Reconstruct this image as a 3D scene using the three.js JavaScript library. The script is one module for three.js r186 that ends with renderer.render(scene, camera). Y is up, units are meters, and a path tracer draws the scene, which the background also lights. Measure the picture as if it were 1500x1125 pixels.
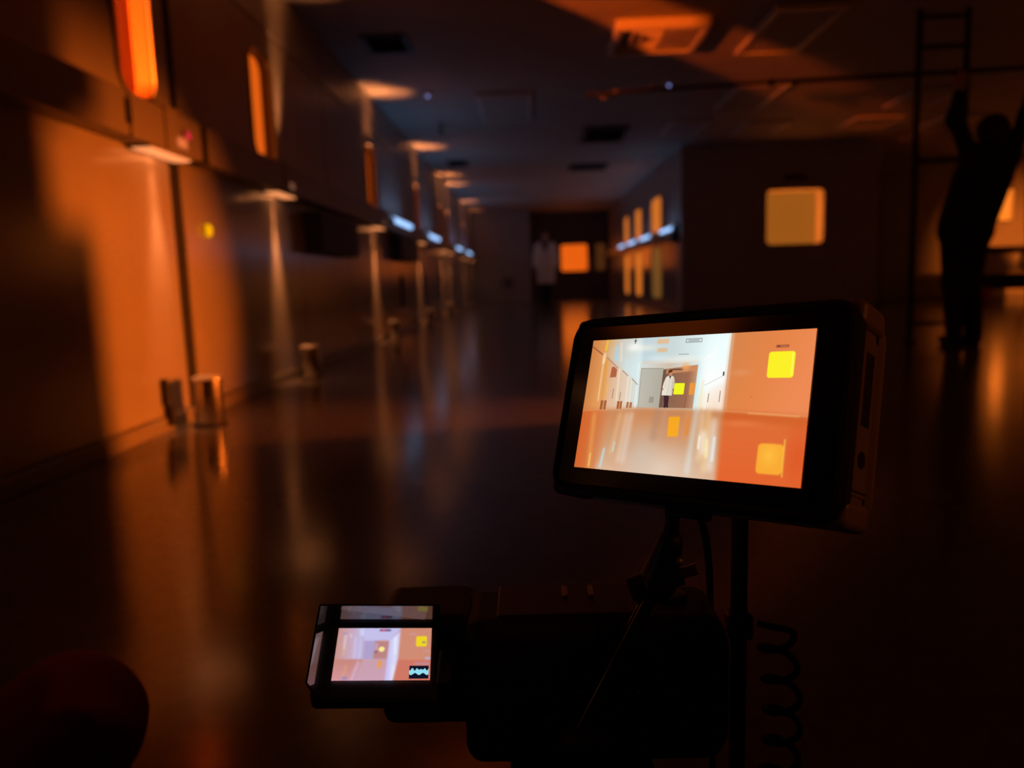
import * as THREE from 'three';
import { RoundedBoxGeometry } from 'three/addons/geometries/RoundedBoxGeometry.js';
import * as BGU from 'three/addons/utils/BufferGeometryUtils.js';
import { ImprovedNoise } from 'three/addons/math/ImprovedNoise.js';
import { RectAreaLightUniformsLib } from 'three/addons/lights/RectAreaLightUniformsLib.js';

// ---------------------------------------------------------------- camera, exposure, sky
const scene = new THREE.Scene();
scene.background = new THREE.Color(0x000000);                 // indoors: every opening is closed, nothing of a sky is seen
const camera = new THREE.PerspectiveCamera(53.05, 1500 / 1125, 0.02, 80);
camera.position.set(0, 0.66, 0);
camera.up.set(0.0310, 0.9905, -0.1341).normalize();
camera.lookAt(new THREE.Vector3(0, 0.66, 0).add(new THREE.Vector3(-0.0264, -0.1333, -0.9907)));
camera.focus = 0.475;
camera.userData.fStop = 5.2;
const renderer = new THREE.WebGLRenderer({ antialias: true });
renderer.toneMapping = THREE.LinearToneMapping;
renderer.toneMappingExposure = 1.0;
renderer.shadowMap.enabled = true;
RectAreaLightUniformsLib.init();
const AMBER = [1.0, 0.185, 0.018], WARM = [1.0, 0.30, 0.085], COOL = [0.30, 0.52, 1.0];
const K = { sconceDown: 5.0, sconceUp: 7.0, sconceWall: 7.0, cap: 3.6, tube: 7.5, beam: 175, patch: 265, side: 0.04, far: 150 };

// ---------------------------------------------------------------- helpers
const V = (x, y, z) => new THREE.Vector3(x, y, z);
const taken = new Map();
function numbered(n) { const k = taken.get(n) ?? 0; taken.set(n, k + 1); return k ? n + '_' + String(k).padStart(3, '0') : n; }
function shade(o) { o.castShadow = true; o.receiveShadow = true; return o; }
function tag(o, label, category, group) { o.userData.label = label; o.userData.category = category; if (group) o.userData.group = group; return o; }
function thing(name, label, category, pos = [0, 0, 0], turn = 0, group) {
  const o = new THREE.Group(); o.name = numbered(name); o.position.set(...pos); o.rotation.y = turn; scene.add(o);
  return tag(o, label, category, group);
}
function part(name, geo, mat, parent) { const m = shade(new THREE.Mesh(Array.isArray(geo) ? merge(geo) : geo, mat)); m.name = numbered(name); parent.add(m); return m; }
function solo(name, label, category, geo, mat, group) { const m = part(name, geo, mat, scene); return tag(m, label, category, group); }
function struct(name, geo, mat) { const m = geo ? part(name, geo, mat, scene) : new THREE.Group(); if (!geo) { m.name = numbered(name); scene.add(m); } m.userData.kind = 'structure'; return m; }
function merge(list) {
  list = list.map((g) => (g.index ? g.toNonIndexed() : g)).map((g) => { const o = new THREE.BufferGeometry(); o.setAttribute('position', g.attributes.position); o.setAttribute('normal', g.attributes.normal); o.setAttribute('uv', g.attributes.uv ?? new THREE.BufferAttribute(new Float32Array(g.attributes.position.count * 2), 2)); return o; });
  return list.length === 1 ? list[0] : BGU.mergeGeometries(list);
}
function bx(x0, x1, y0, y1, z0, z1, r = 0.003) {
  const w = x1 - x0, h = y1 - y0, d = z1 - z0, g = new RoundedBoxGeometry(w, h, d, 2, Math.min(r, w / 2.01, h / 2.01, d / 2.01));
  return g.translate((x0 + x1) / 2, (y0 + y1) / 2, (z0 + z1) / 2);
}
function slab(x0, x1, y0, y1, z0, z1) {                        // plain slab with uv in metres
  const g = new THREE.BoxGeometry(x1 - x0, y1 - y0, z1 - z0); g.translate((x0 + x1) / 2, (y0 + y1) / 2, (z0 + z1) / 2);
  const p = g.attributes.position, n = g.attributes.normal, uv = g.attributes.uv;
  for (let i = 0; i < p.count; i++) { const ax = Math.abs(n.getX(i)) > 0.5 ? 0 : Math.abs(n.getY(i)) > 0.5 ? 1 : 2; uv.setXY(i, ax === 0 ? p.getZ(i) : p.getX(i), ax === 1 ? p.getZ(i) : p.getY(i)); }
  return g;
}
function rod(a, b, r0, r1 = r0, seg = 14) {
  const d = b.clone().sub(a), g = new THREE.CylinderGeometry(r1, r0, d.length(), seg, 1);
  g.applyQuaternion(new THREE.Quaternion().setFromUnitVectors(V(0, 1, 0), d.clone().normalize()));
  return g.translate((a.x + b.x) / 2, (a.y + b.y) / 2, (a.z + b.z) / 2);
}
function tube(pts, r, n = 60, rs = 10) { return new THREE.TubeGeometry(new THREE.CatmullRomCurve3(pts), n, r, rs, false); }
function lathe(prof, seg = 28) { return new THREE.LatheGeometry(prof.map((p) => new THREE.Vector2(...p)), seg); }
function roundRect(s, x0, x1, y0, y1, r) {
  s.moveTo(x0 + r, y0); s.lineTo(x1 - r, y0); s.absarc(x1 - r, y0 + r, r, -Math.PI / 2, 0); s.lineTo(x1, y1 - r); s.absarc(x1 - r, y1 - r, r, 0, Math.PI / 2);
  s.lineTo(x0 + r, y1); s.absarc(x0 + r, y1 - r, r, Math.PI / 2, Math.PI); s.lineTo(x0, y0 + r); s.absarc(x0 + r, y0 + r, r, Math.PI, 1.5 * Math.PI); return s;
}
function plate(x0, x1, y0, y1, depth, holes = [], r = 0, bevel = 0.003) {  // a panel in its own plane, thickness along +z; holes: [x0, x1, y0, y1, radius]
  const s = new THREE.Shape();
  if (r) roundRect(s, x0, x1, y0, y1, r); else { s.moveTo(x0, y0); s.lineTo(x1, y0); s.lineTo(x1, y1); s.lineTo(x0, y1); s.closePath(); }
  for (const h of holes) s.holes.push(roundRect(new THREE.Path(), ...h));
  const b = Math.min(bevel, depth / 3);
  const g = new THREE.ExtrudeGeometry(s, { depth: depth - b, bevelEnabled: b > 0, bevelThickness: b, bevelSize: b, bevelOffset: -b, bevelSegments: 1, curveSegments: 10 });
  return g;
}
const onLeft = (g, X) => g.applyMatrix4(new THREE.Matrix4().makeBasis(V(0, 0, -1), V(0, 1, 0), V(1, 0, 0)).setPosition(X, 0, 0));   // plate x = -world z, faces +X
const onRight = (g, X) => g.applyMatrix4(new THREE.Matrix4().makeBasis(V(0, 0, 1), V(0, 1, 0), V(-1, 0, 0)).setPosition(X, 0, 0));  // plate x = world z, faces -X
let seed = 7; const rnd = () => ((seed = (seed * 16807) % 2147483647) / 2147483647);

// light builders: each lamp is a glowing mesh with a light of its own
function rectLight(name, rgb, strength, w, h, pos, toward, parent = scene) {
  const l = new THREE.RectAreaLight(new THREE.Color().setRGB(...rgb), strength, w, h); l.name = numbered(name); l.position.set(...pos); parent.add(l);
  parent.updateMatrixWorld(true); l.lookAt(...toward); return l;
}
function spot(name, rgb, strength, pos, toward, angle, penumbra, radius = 1) {
  const l = new THREE.SpotLight(new THREE.Color().setRGB(...rgb), strength, 0, angle, penumbra, 2); l.name = numbered(name); l.position.set(...pos); l.target.position.set(...toward);
  l.castShadow = true; l.shadow.radius = radius; scene.add(l, l.target); l.target.name = numbered('aim'); return l;
}

// ---------------------------------------------------------------- materials
const noise = new ImprovedNoise();
function noiseTexture(size, period, fn, srgb = false) {          // tileable enough: large period, several octaves
  const data = new Uint8Array(size * size * 4);
  for (let y = 0; y < size; y++) for (let x = 0; x < size; x++) {
    const v = fn(x / size, y / size), i = (y * size + x) * 4;
    const c = Array.isArray(v) ? v : [v, v, v];
    for (let k = 0; k < 3; k++) data[i + k] = Math.max(0, Math.min(255, c[k] * 255)); data[i + 3] = 255;
  }
  const t = new THREE.DataTexture(data, size, size); t.wrapS = t.wrapT = THREE.MirroredRepeatWrapping; t.magFilter = THREE.LinearFilter; t.minFilter = THREE.LinearMipmapLinearFilter; t.generateMipmaps = true;
  t.repeat.set(1 / period, 1 / period); if (srgb) t.colorSpace = THREE.SRGBColorSpace; t.needsUpdate = true; return t;
}
const fbm = (x, y, z, o = 4) => { let s = 0, a = 0.5, f = 1; for (let i = 0; i < o; i++) { s += a * noise.noise(x * f, y * f, z + i * 7.3); a *= 0.5; f *= 2.03; } return s; };
const grain = noiseTexture(256, 1.3, (x, y) => 0.5 + 0.6 * fbm(x * 40, y * 40, 1.5, 3));
const waves = noiseTexture(512, 6, (x, y) => 0.5 + 0.5 * fbm(x * 9, y * 9, 3.1, 3));
const mottled = noiseTexture(256, 4, (x, y) => { const v = 0.95 + 0.07 * fbm(x * 12, y * 12, 9.2, 5); return [v, v * 0.99, v * 0.975]; }, true);
const speckle = noiseTexture(512, 2.5, (x, y) => { const v = 0.90 + 0.10 * fbm(x * 70, y * 70, 4.2, 2) + 0.05 * fbm(x * 6, y * 6, 2.2, 4); return [v, v, v]; }, true);
const std = (rgb, rough, metal = 0, extra = {}) => new THREE.MeshPhysicalMaterial({ color: new THREE.Color().setRGB(...rgb), roughness: rough, metalness: metal, ...extra });
const M = {
  wall: std([0.43, 0.42, 0.40], 0.42, 0, { map: mottled, bumpMap: grain, bumpScale: 0.0004 }),
  gloss: std([0.42, 0.41, 0.39], 0.2, 0, { map: mottled, bumpMap: grain, bumpScale: 0.0002, ior: 1.6 }),
  backing: std([0.03, 0.03, 0.03], 0.8),
  ceiling: std([0.44, 0.43, 0.42], 0.7, 0, { map: mottled, bumpMap: grain, bumpScale: 0.0006 }),
  floor: std([0.15, 0.14, 0.14], 0.16, 0, { map: speckle, bumpMap: waves, bumpScale: 0.0016, ior: 1.5 }),
  rail: std([0.25, 0.24, 0.23], 0.4),
  dark: std([0.012, 0.012, 0.013], 0.5),
  darkGloss: std([0.008, 0.008, 0.009], 0.12),
  joint: std([0.02, 0.02, 0.02], 0.9),
  steel: std([0.66, 0.63, 0.60], 0.24, 1),
  greyMetal: std([0.30, 0.30, 0.31], 0.4, 0.6),
  vent: std([0.10, 0.10, 0.105], 0.6),
  diffuser: std([0.62, 0.60, 0.57], 0.45),
  black: std([0.005, 0.005, 0.0055], 0.6),
  rubber: std([0.008, 0.008, 0.008], 0.85),
  plastic: std([0.007, 0.007, 0.0075], 0.45),
  hood: std([0.006, 0.006, 0.007], 0.08, 0, { ior: 2.0 }),
  casing: std([0.20, 0.17, 0.155], 0.45),
  greyDoor: std([0.36, 0.39, 0.42], 0.5, 0, { map: mottled }),
  brownDoor: std([0.16, 0.12, 0.10], 0.5, 0, { map: mottled }),
  cap: std([0.45, 0.43, 0.41], 0.4),
  reveal: std([0.10, 0.055, 0.03], 0.6),
  white: std([0.75, 0.74, 0.72], 0.6),
  coat: std([0.74, 0.73, 0.72], 0.9),
  trousers: std([0.02, 0.018, 0.022], 0.9),
  skin: std([0.45, 0.27, 0.2], 0.6),
  hair: std([0.02, 0.013, 0.01], 0.7),
  blackCloth: std([0.008, 0.008, 0.009], 0.95),
  maroon: std([0.22, 0.02, 0.05], 0.8),
  glass: std([1, 1, 1], 0.02, 0, { transmission: 1, thickness: 0, ior: 1.45 }),
};
const glow = (rgb, k = 1, base = [0.05, 0.035, 0.02]) => std(base, 0.4, 0, { emissive: new THREE.Color().setRGB(...rgb), emissiveIntensity: k });
const G = {
  windowHot: glow([0.72, 0.105, 0.006]), windowDim: glow([0.30, 0.085, 0.008]), windowFar: glow([0.80, 0.115, 0.005]), windowFaint: glow([0.06, 0.018, 0.004]), windowYellow: glow([0.72, 0.30, 0.015]),
  windowRight: glow([0.60, 0.15, 0.016]), windowRightDim: glow([0.14, 0.06, 0.012]), sideWindow: glow([0.12, 0.027, 0.003]), filmLens: glow([12.0, 2.4, 0.18]),
  tube: glow([0.46, 0.80, 1.4], 1.15, [0.8, 0.8, 0.8]), lamp: glow([0.95, 0.32, 0.11], 1, [0.6, 0.5, 0.4]), lampFace: glow([0.50, 0.16, 0.05], 1, [0.6, 0.5, 0.4]),
  led: glow([0.40, 0.48, 1.2], 1), redLed: glow([0.55, 0.01, 0.03], 1), amberLed: glow([1.0, 0.42, 0.0], 1), label: glow([0.12, 0.055, 0.03], 1, [0.7, 0.7, 0.68]), recordLed: glow([0.012, 0.0012, 0.0006], 1, [0.2, 0.02, 0.02]),
};

// ---------------------------------------------------------------- the setting
const XL = -1.75, XR = 2.63, H = 2.80, ZF = -13.45, ZE = -24, ZD = -15.6, X5 = 5.97, XO = 10.2, ZB = 3.4;
struct('floor', slab(-6, XO + 0.3, -0.2, 0, -26.2, ZB + 0.3), M.floor);
struct('ceiling', slab(-6, XO + 0.3, H, H + 0.2, -26.2, ZB + 0.3), M.ceiling);
struct('wall_back', slab(-2.2, XO + 0.3, 0, H, ZB, ZB + 0.25), M.wall);

// left wall: recessed backing, upper panels with rounded windows, rail, lower door leaves
const WIN_L = [[-3.77, -3.44], [-5.52, -5.10], [-9.10, -8.66], [-12.62, -12.20], [-15.92, -15.5], [-17.32, -16.9], [-21.2, -20.8], [-23.6, -23.2], [-0.55, -0.15]];
const LAMP_L = [-3.66, -5.38, -8.82, -12.40, -15.70, -17.15, -21.0, -23.4];
const wl = struct('wall_left');
part('panel_core', [plate(-ZB, 4.6, 0, H, 0.035, [[3.44, 3.77, 1.55, 2.24, 0.10], [0.15, 0.55, 1.53, 2.22, 0.09]], 0, 0), plate(4.6, 25.7, 0, H, 0.035, WIN_L.slice(1, 8).map(([a, b]) => [-b, -a, 1.53, 2.22, 0.09]), 0, 0)].map((g) => onLeft(g, XL - 0.087)), M.joint, wl);
const seamsUp = [[-3.4, 1.0], [1.012, 3.93], [4.01, 6.9], [6.915, 10.6], [10.615, 14.0], [14.015, 16.4], [16.415, 19.2], [19.215, 22.2], [22.215, 25.7]];
for (const [a, b] of seamsUp) {
  const holes = WIN_L.filter(([p, q]) => -q > a && -p < b).map(([p, q], i) => [-q, -p, p === -3.77 ? 1.55 : 1.53, p === -3.77 ? 2.24 : 2.22, 0.1]);
  part('panel', onLeft(plate(a, b, 1.40, 2.40, 0.05, holes, 0, 0.006), XL - 0.05), M.wall, wl);
  part('panel', onLeft(plate(a, b, 2.408, H, 0.05, [], 0, 0.004), XL - 0.05), M.wall, wl);
}
for (let i = 1; i < seamsUp.length; i++) part('joint_strip', slab(XL - 0.05, XL - (i === 2 ? 0.006 : 0.002), 1.5, H, -seamsUp[i][0] - 0.003, -seamsUp[i - 1][1] + 0.003), M.joint, wl);
const seamsLow = [[-3.4, 0.9], [0.93, 3.85], [3.97, 6.0], [6.012, 7.6], [7.612, 9.75], [9.78, 11.7], [11.712, 14.0], [14.03, 16.4], [16.412, 19.2], [19.22, 22.2], [22.212, 25.7]];
seamsLow.forEach(([a, b], i) => {
  const d = struct('door_' + (i + 1)); d.name = 'door_' + (i + 1);
  part('leaf', onLeft(plate(a, b, 0.075, 1.335, 0.05, [], 0, 0.006), XL - 0.05), M.gloss, d);
  const hz = { 1: [-3.56], 5: [-10.1, -11.2], 6: [-13.3], 7: [-15.2], 8: [-18.4] }[i] ?? [];
  if (i === 5) for (const z of [-10.6]) part('handle', bx(XL - 0.01, XL + 0.03, 0.36, 0.78, z - 0.05, z + 0.05, 0.012), M.dark, d);
  if (i >= 6 && i < 9) part('handle', bx(XL - 0.01, XL + 0.03, 0.36, 0.78, -(a + b) / 2 - 0.05, -(a + b) / 2 + 0.05, 0.012), M.dark, d);
});
for (let i = 1; i < seamsLow.length; i++) part('joint_strip', slab(XL - 0.05, XL - (i === 2 ? 0.006 : 0.002), 0.075, 1.32, -seamsLow[i][0] - 0.003, -seamsLow[i - 1][1] + 0.003), M.joint, wl);
struct('baseboard_left', [bx(XL - 0.1, XL + 0.012, 0, 0.07, -25.7, -3.96, 0.006), bx(XL - 0.1, XL + 0.012, 0, 0.07, -3.88, ZB, 0.006)], M.rail);
const tl = struct('trim_1');
part('rail_gap', slab(XL - 0.01, XL + 0.100, 1.315, 1.495, -4.095, -4.0), M.joint, tl);                                     // service rail along the left wall, in lengths
for (const [a, b] of [[-3.4, 0.2], [0.21, 3.285], [3.305, 4.005], [4.09, 6.6], [6.612, 9.8], [9.812, 13.0], [13.012, 16.3], [16.312, 19.5], [19.512, 22.5], [22.512, 25.7]]) part('rail_length', bx(XL - 0.02, XL + 0.11, 1.31, 1.50, -b, -a, 0.012), M.rail, tl);

// left windows: opening through the wall; the first one looks into a lit side room, the rest are backed by amber film
function roundedPane(z0, z1, y0, y1, X, mat, parent, side = 1) {
  const g = plate(side > 0 ? -z1 : z0, side > 0 ? -z0 : z1, y0, y1, 0.008, [], 0.1, 0.001);
  return part('pane', side > 0 ? onLeft(g, X) : onRight(g, X), mat, parent);
}
WIN_L.forEach(([z0, z1], i) => {
  const y0 = i ? 1.53 : 1.55, y1 = i ? 2.22 : 2.24, n = i === 8 ? 20 : i + 1, w = struct('window_' + n); w.name = 'window_' + n;
  const fr = plate(-z1 - 0.018, -z0 + 0.018, y0 - 0.018, y1 + 0.018, 0.016, [[-z1, -z0, y0, y1, 0.1]], 0.115, 0.004);
  part('window_frame', onLeft(fr, XL - 0.004), M.greyMetal, w);
  const rv = plate(-z1, -z0, y0, y1, 0.075, [[-z1 + 0.006, -z0 - 0.006, y0 + 0.006, y1 - 0.006, 0.095]], 0.1, 0);
  part('reveal', onLeft(rv, XL - 0.082), M.reveal, w);
  if (i === 0) return;
  roundedPane(z0 + 0.007, z1 - 0.007, y0 + 0.007, y1 - 0.007, XL - 0.075, i === 2 ? G.windowFar : G.windowHot, w);
  if (i < 4 || i === 8) rectLight('window_light', AMBER, 0.4, z1 - z0 - 0.06, 0.55, [XL - 0.06, 1.87, (z0 + z1) / 2], [5, 1.87, (z0 + z1) / 2]);
});
// the side room behind the first window, with its floor lamp whose beam crosses the window
{
  const x0 = -5.6, x1 = XL - 0.09, zb = 1.4, zf = -8.2;
  struct('wall_side_room', [slab(x0 - 0.2, x0, 0, H, zf - 0.2, zb + 0.2), slab(x0, x1, 0, H, zb, zb + 0.2), slab(x0, x1, 0, H, zf - 0.2, zf)], M.wall);
  const lp = thing('floor_lamp', 'amber stage lamp on a low stand in the side room behind the first window', 'lamp', [-2.61, 0, -2.66]);
  part('stand', [rod(V(0, 0, 0), V(0, 1.36, 0), 0.015), rod(V(0, 0.03, 0), V(0.3, 0, 0.2), 0.01), rod(V(0, 0.03, 0), V(-0.3, 0, 0.2), 0.01), rod(V(0, 0.03, 0), V(0, 0, -0.35), 0.01)], M.black, lp);
  part('lamp_head', lathe([[0.001, -0.16], [0.09, -0.15], [0.10, 0.0], [0.09, 0.0], [0.085, -0.1], [0.001, -0.11]].map(([r, y]) => [r, y])).rotateX(Math.PI / 2).rotateY(Math.PI * 0.75).translate(0, 1.44, 0), M.black, lp);
  spot('beam_light', [1, 0.80, 0.50], K.beam, [-2.57, 1.44, -2.70], [-1.79, 1.84, -3.60], 0.33, 0.25, 1.0);
  const g2 = part('lens', new THREE.SphereGeometry(0.06, 16, 10).translate(0, 1.44, 0), G.lamp, lp);
  const w = scene.getObjectByName('window_1');
  part('pane', onLeft(plate(3.447, 3.763, 1.557, 2.233, 0.004, [], 0.09, 0), XL - 0.072), std([1.0, 0.37, 0.10], 0.03, 0, { transmission: 1, thickness: 0 }), w);
}

// corridor right wall, face wall, deep wall, outer wall
const WIN_R = [[-16.75, -15.45], [-19.25, -18.15], [-21.4, -20.4]];
const wr = struct('wall_right');
part('panel_core', onRight(plate(ZE - 1.7, ZF - 0.44, 0, H, 0.1, [], 0, 0), XR + 0.345), M.joint, wr);
for (const [a, b] of [[-25.7, -22.0], [-21.985, -19.8], [-19.785, -17.3], [-17.285, -13.88]]) {
  const up = WIN_R.filter(([p, q]) => p > a && q < b).map(([p, q]) => [p, q, 1.53, 2.22, 0.2]), lo = WIN_R.filter(([p, q]) => p > a && q < b).map(([p, q]) => [p, q, 0.2, 1.22, 0.2]);
  part('panel', onRight(plate(a, b, 1.40, H, 0.24, up, 0, 0.006), XR + 0.24), M.wall, wr);
  part('panel', onRight(plate(a, b, 0.0, 1.39, 0.24, lo, 0, 0.006), XR + 0.24), M.gloss, wr);
}
WIN_R.forEach(([z0, z1], i) => {
  const w = struct('window_' + (9 + i)); w.name = 'window_' + (9 + i);
  part('pane', onRight(plate(z0, z1, 1.53, 2.22, 0.012, [], 0.19, 0.002), XR + 0.03), G.windowRight, w);
  part('pane', onRight(plate(z0, z1, 0.2, 1.22, 0.012, [], 0.19, 0.002), XR + 0.03), i === 0 ? G.windowRightDim : G.windowRight, w);
  part('window_frame', [onRight(plate(z0 - 0.03, z1 + 0.03, 1.5, 2.25, 0.02, [[z0, z1, 1.53, 2.22, 0.19]], 0.21, 0.004), XR + 0.012), onRight(plate(z0 - 0.03, z1 + 0.03, 0.17, 1.25, 0.02, [[z0, z1, 0.2, 1.22, 0.19]], 0.21, 0.004), XR + 0.012)], M.rail, w);
  rectLight('window_light', AMBER, 0.15, z1 - z0 - 0.3, 0.5, [XR - 0.012, 1.87, (z0 + z1) / 2], [0, 1.87, (z0 + z1) / 2]);
});
const tr = struct('trim_2');
for (const [a, b] of [[-25.6, -22.6], [-22.59, -20.75], [-20.74, -18.5], [-18.49, -16.0], [-15.99, -13.75]]) part('rail_length', bx(XR - 0.11, XR + 0.02, 1.31, 1.50, a, b, 0.012), M.rail, tr);
part('end_cap', bx(XR - 0.125, XR + 0.02, 1.22, 1.53, -13.75, -13.62, 0.01), M.dark, tr);
struct('baseboard_right', bx(XR - 0.012, XR + 0.1, 0, 0.07, ZE, ZF - 0.01, 0.006), M.rail);

const FW = [4.07, 5.04, 1.11, 2.03];
struct('wall_face', plate(XR + 0.002, X5, 0, H, 0.42, [[FW[0], FW[1], FW[2], FW[3], 0.09]], 0, 0.004).translate(0, 0, ZF - 0.42), M.wall);
struct('wall_return', slab(X5 - 0.25, X5, 0, H, ZD, ZF - 0.422), M.wall);
struct('baseboard_face', bx(XR, X5, 0, 0.09, ZF - 0.05, ZF + 0.014, 0.006), M.rail);
{
  const w = struct('window_12'); w.name = 'window_12';
  part('window_frame', plate(FW[0] - 0.02, FW[1] + 0.02, FW[2] - 0.02, FW[3] + 0.02, 0.016, [[...FW, 0.09]], 0.105, 0.004).translate(0, 0, ZF - 0.006), M.rail, w);
  part('reveal', plate(FW[0], FW[1], FW[2], FW[3], 0.40, [[FW[0] + 0.006, FW[1] - 0.006, FW[2] + 0.006, FW[3] - 0.006, 0.085]], 0.09, 0).translate(0, 0, ZF - 0.41), M.white, w);
  part('pane', plate(FW[0], FW[1], FW[2], FW[3], 0.01, [], 0.09, 0.001).translate(0, 0, ZF - 0.40), G.windowDim, w);
  part('backing', slab(FW[0] - 0.1, FW[1] + 0.1, FW[2] - 0.1, FW[3] + 0.1, ZF - 0.48, ZF - 0.43), M.joint, w);
  rectLight('window_light', AMBER, 2.0, 0.86, 0.82, [4.555, 1.57, ZF - 0.38], [4.555, 1.57, 0]);
}
struct('wall_deep', plate(X5 - 0.25, XO, 0, H, 0.2, [[9.21, 9.52, 1.50, 2.10, 0.06]], 0, 0.003).translate(0, 0, ZD - 0.2), M.wall);
struct('baseboard_deep', bx(7.6, XO, 0, 0.09, ZD - 0.02, ZD + 0.014, 0.006), M.rail);
{
  const w = struct('window_13'); w.name = 'window_13';
  part('pane', plate(9.21, 9.52, 1.50, 2.10, 0.02, [], 0.06, 0.002).translate(0, 0, ZD - 0.1), glow([1.05, 0.24, 0.02]), w);
  part('window_frame', plate(9.17, 9.56, 1.46, 2.14, 0.02, [[9.21, 9.52, 1.50, 2.10, 0.06]], 0.08, 0.004).translate(0, 0, ZD - 0.006), M.rail, w);
  part('backing', slab(9.1, 9.65, 1.3, 2.3, ZD - 0.26, ZD - 0.21), M.joint, w);
  rectLight('window_light', AMBER, 3, 0.28, 0.56, [9.365, 1.8, ZD - 0.07], [9.365, 1.8, 0]);
}
{
  const d = struct('door_14'); d.name = 'door_14';
  part('leaf', plate(6.99, 7.56, 0.02, 2.42, 0.05, [], 0, 0.006).translate(0, 0, ZD - 0.01), M.greyDoor, d);
  part('door_frame', plate(6.91, 7.64, 0, 2.50, 0.06, [[6.98, 7.57, 0.012, 2.43, 0.02]], 0, 0.006).translate(0, 0, ZD - 0.005), M.rail, d);
  part('kick_plate', plate(7.0, 7.55, 0.03, 0.26, 0.006, [], 0, 0.001).translate(0, 0, ZD + 0.04), M.greyMetal, d);
  part('handle', rod(V(7.5, 0.95, ZD + 0.07), V(7.5, 1.15, ZD + 0.07), 0.012), M.steel, d);
}
// outer right wall with the amber windows that wash the hall (outside the frame)
const SW = [[-5.2, -3.4], [-8.4, -6.6], [-11.6, -9.8]];
struct('wall_outer', onRight(plate(ZD - 0.2, ZB, 0, H, 0.2, SW.map(([a, b]) => [a, b, 0.9, 2.1, 0.09]), 0, 0.003), XO + 0.2), M.wall);
SW.forEach(([a, b], i) => {
  const w = struct('window_' + (14 + i)); w.name = 'window_' + (14 + i);
  part('pane', onRight(plate(a, b, 0.9, 2.1, 0.02, [], 0.09, 0.002), XO + 0.1), G.sideWindow, w);
  part('backing', slab(XO + 0.21, XO + 0.26, 0.7, 2.3, a - 0.2, b + 0.2), M.joint, w);
  rectLight('window_light', AMBER, K.side, 1.7, 1.1, [XO + 0.06, 1.5, (a + b) / 2], [0, 1.5, (a + b) / 2]);
});
// the end of the corridor: grey wall on the left, recessed brown double door on the right
struct('wall_end', slab(XL - 0.2, 0.07, 0, H, ZE - 0.2, ZE), M.greyDoor);
struct('wall_recess', [slab(0.0, 0.07, 0, H, ZE - 1.7, ZE - 0.201), slab(0.07, XR + 0.2, 2.5, H, ZE - 1.75, ZE - 1.5), slab(0.07, 0.16, 0, 2.5, ZE - 1.75, ZE - 1.5), slab(XR - 0.04, XR + 0.2, 0, 2.5, ZE - 1.75, ZE - 1.5)], M.brownDoor);
{
  const z = ZE - 1.56;
  [[0.165, 2.02, [1.07, 1.92, 0.90, 1.75, 0.08], G.windowFar, 17], [2.03, XR - 0.045, [2.2, 2.5, 0.9, 1.75, 0.05], G.windowFaint, 18]].forEach(([a, b, hole, mat, n], i) => {
    const d = struct('door_' + (15 + i)); d.name = 'door_' + (15 + i);
    part('leaf', plate(a, b, 0.01, 2.49, 0.06, [hole], 0, 0.006).translate(0, 0, z), M.brownDoor, d);
    part('handle', rod(V(i ? 2.1 : 1.96, 0.9, z + 0.1), V(i ? 2.1 : 1.96, 1.3, z + 0.1), 0.015), M.steel, d);
    const w = struct('window_' + n); w.name = 'window_' + n;
    part('pane', plate(...hole.slice(0, 4), 0.012, [], hole[4], 0.001).translate(0, 0, z + 0.02), mat, w);
    if (!i) rectLight('window_light', AMBER, 1.2, 0.8, 0.8, [1.495, 1.325, z + 0.07], [1.495, 1.325, 0]);
  });
  struct('wall_end_backing', slab(0, XR + 0.3, 0, H, ZE - 1.95, ZE - 1.8), M.joint);
}
const vg = thing('wall_vent', 'small louvred vent low on the grey end wall of the corridor', 'vent', [-0.65, 0.40, ZE]);
part('frame', plate(-0.17, 0.17, 0, 0.38, 0.02, [[-0.14, 0.14, 0.03, 0.35, 0.012]], 0.012, 0.003), M.greyMetal, vg);
for (let k = 0; k < 7; k++) part('slat', new THREE.BoxGeometry(0.28, 0.03, 0.004).rotateX(0.6).translate(0, 0.055 + k * 0.045, 0.012), M.vent, vg);

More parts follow.
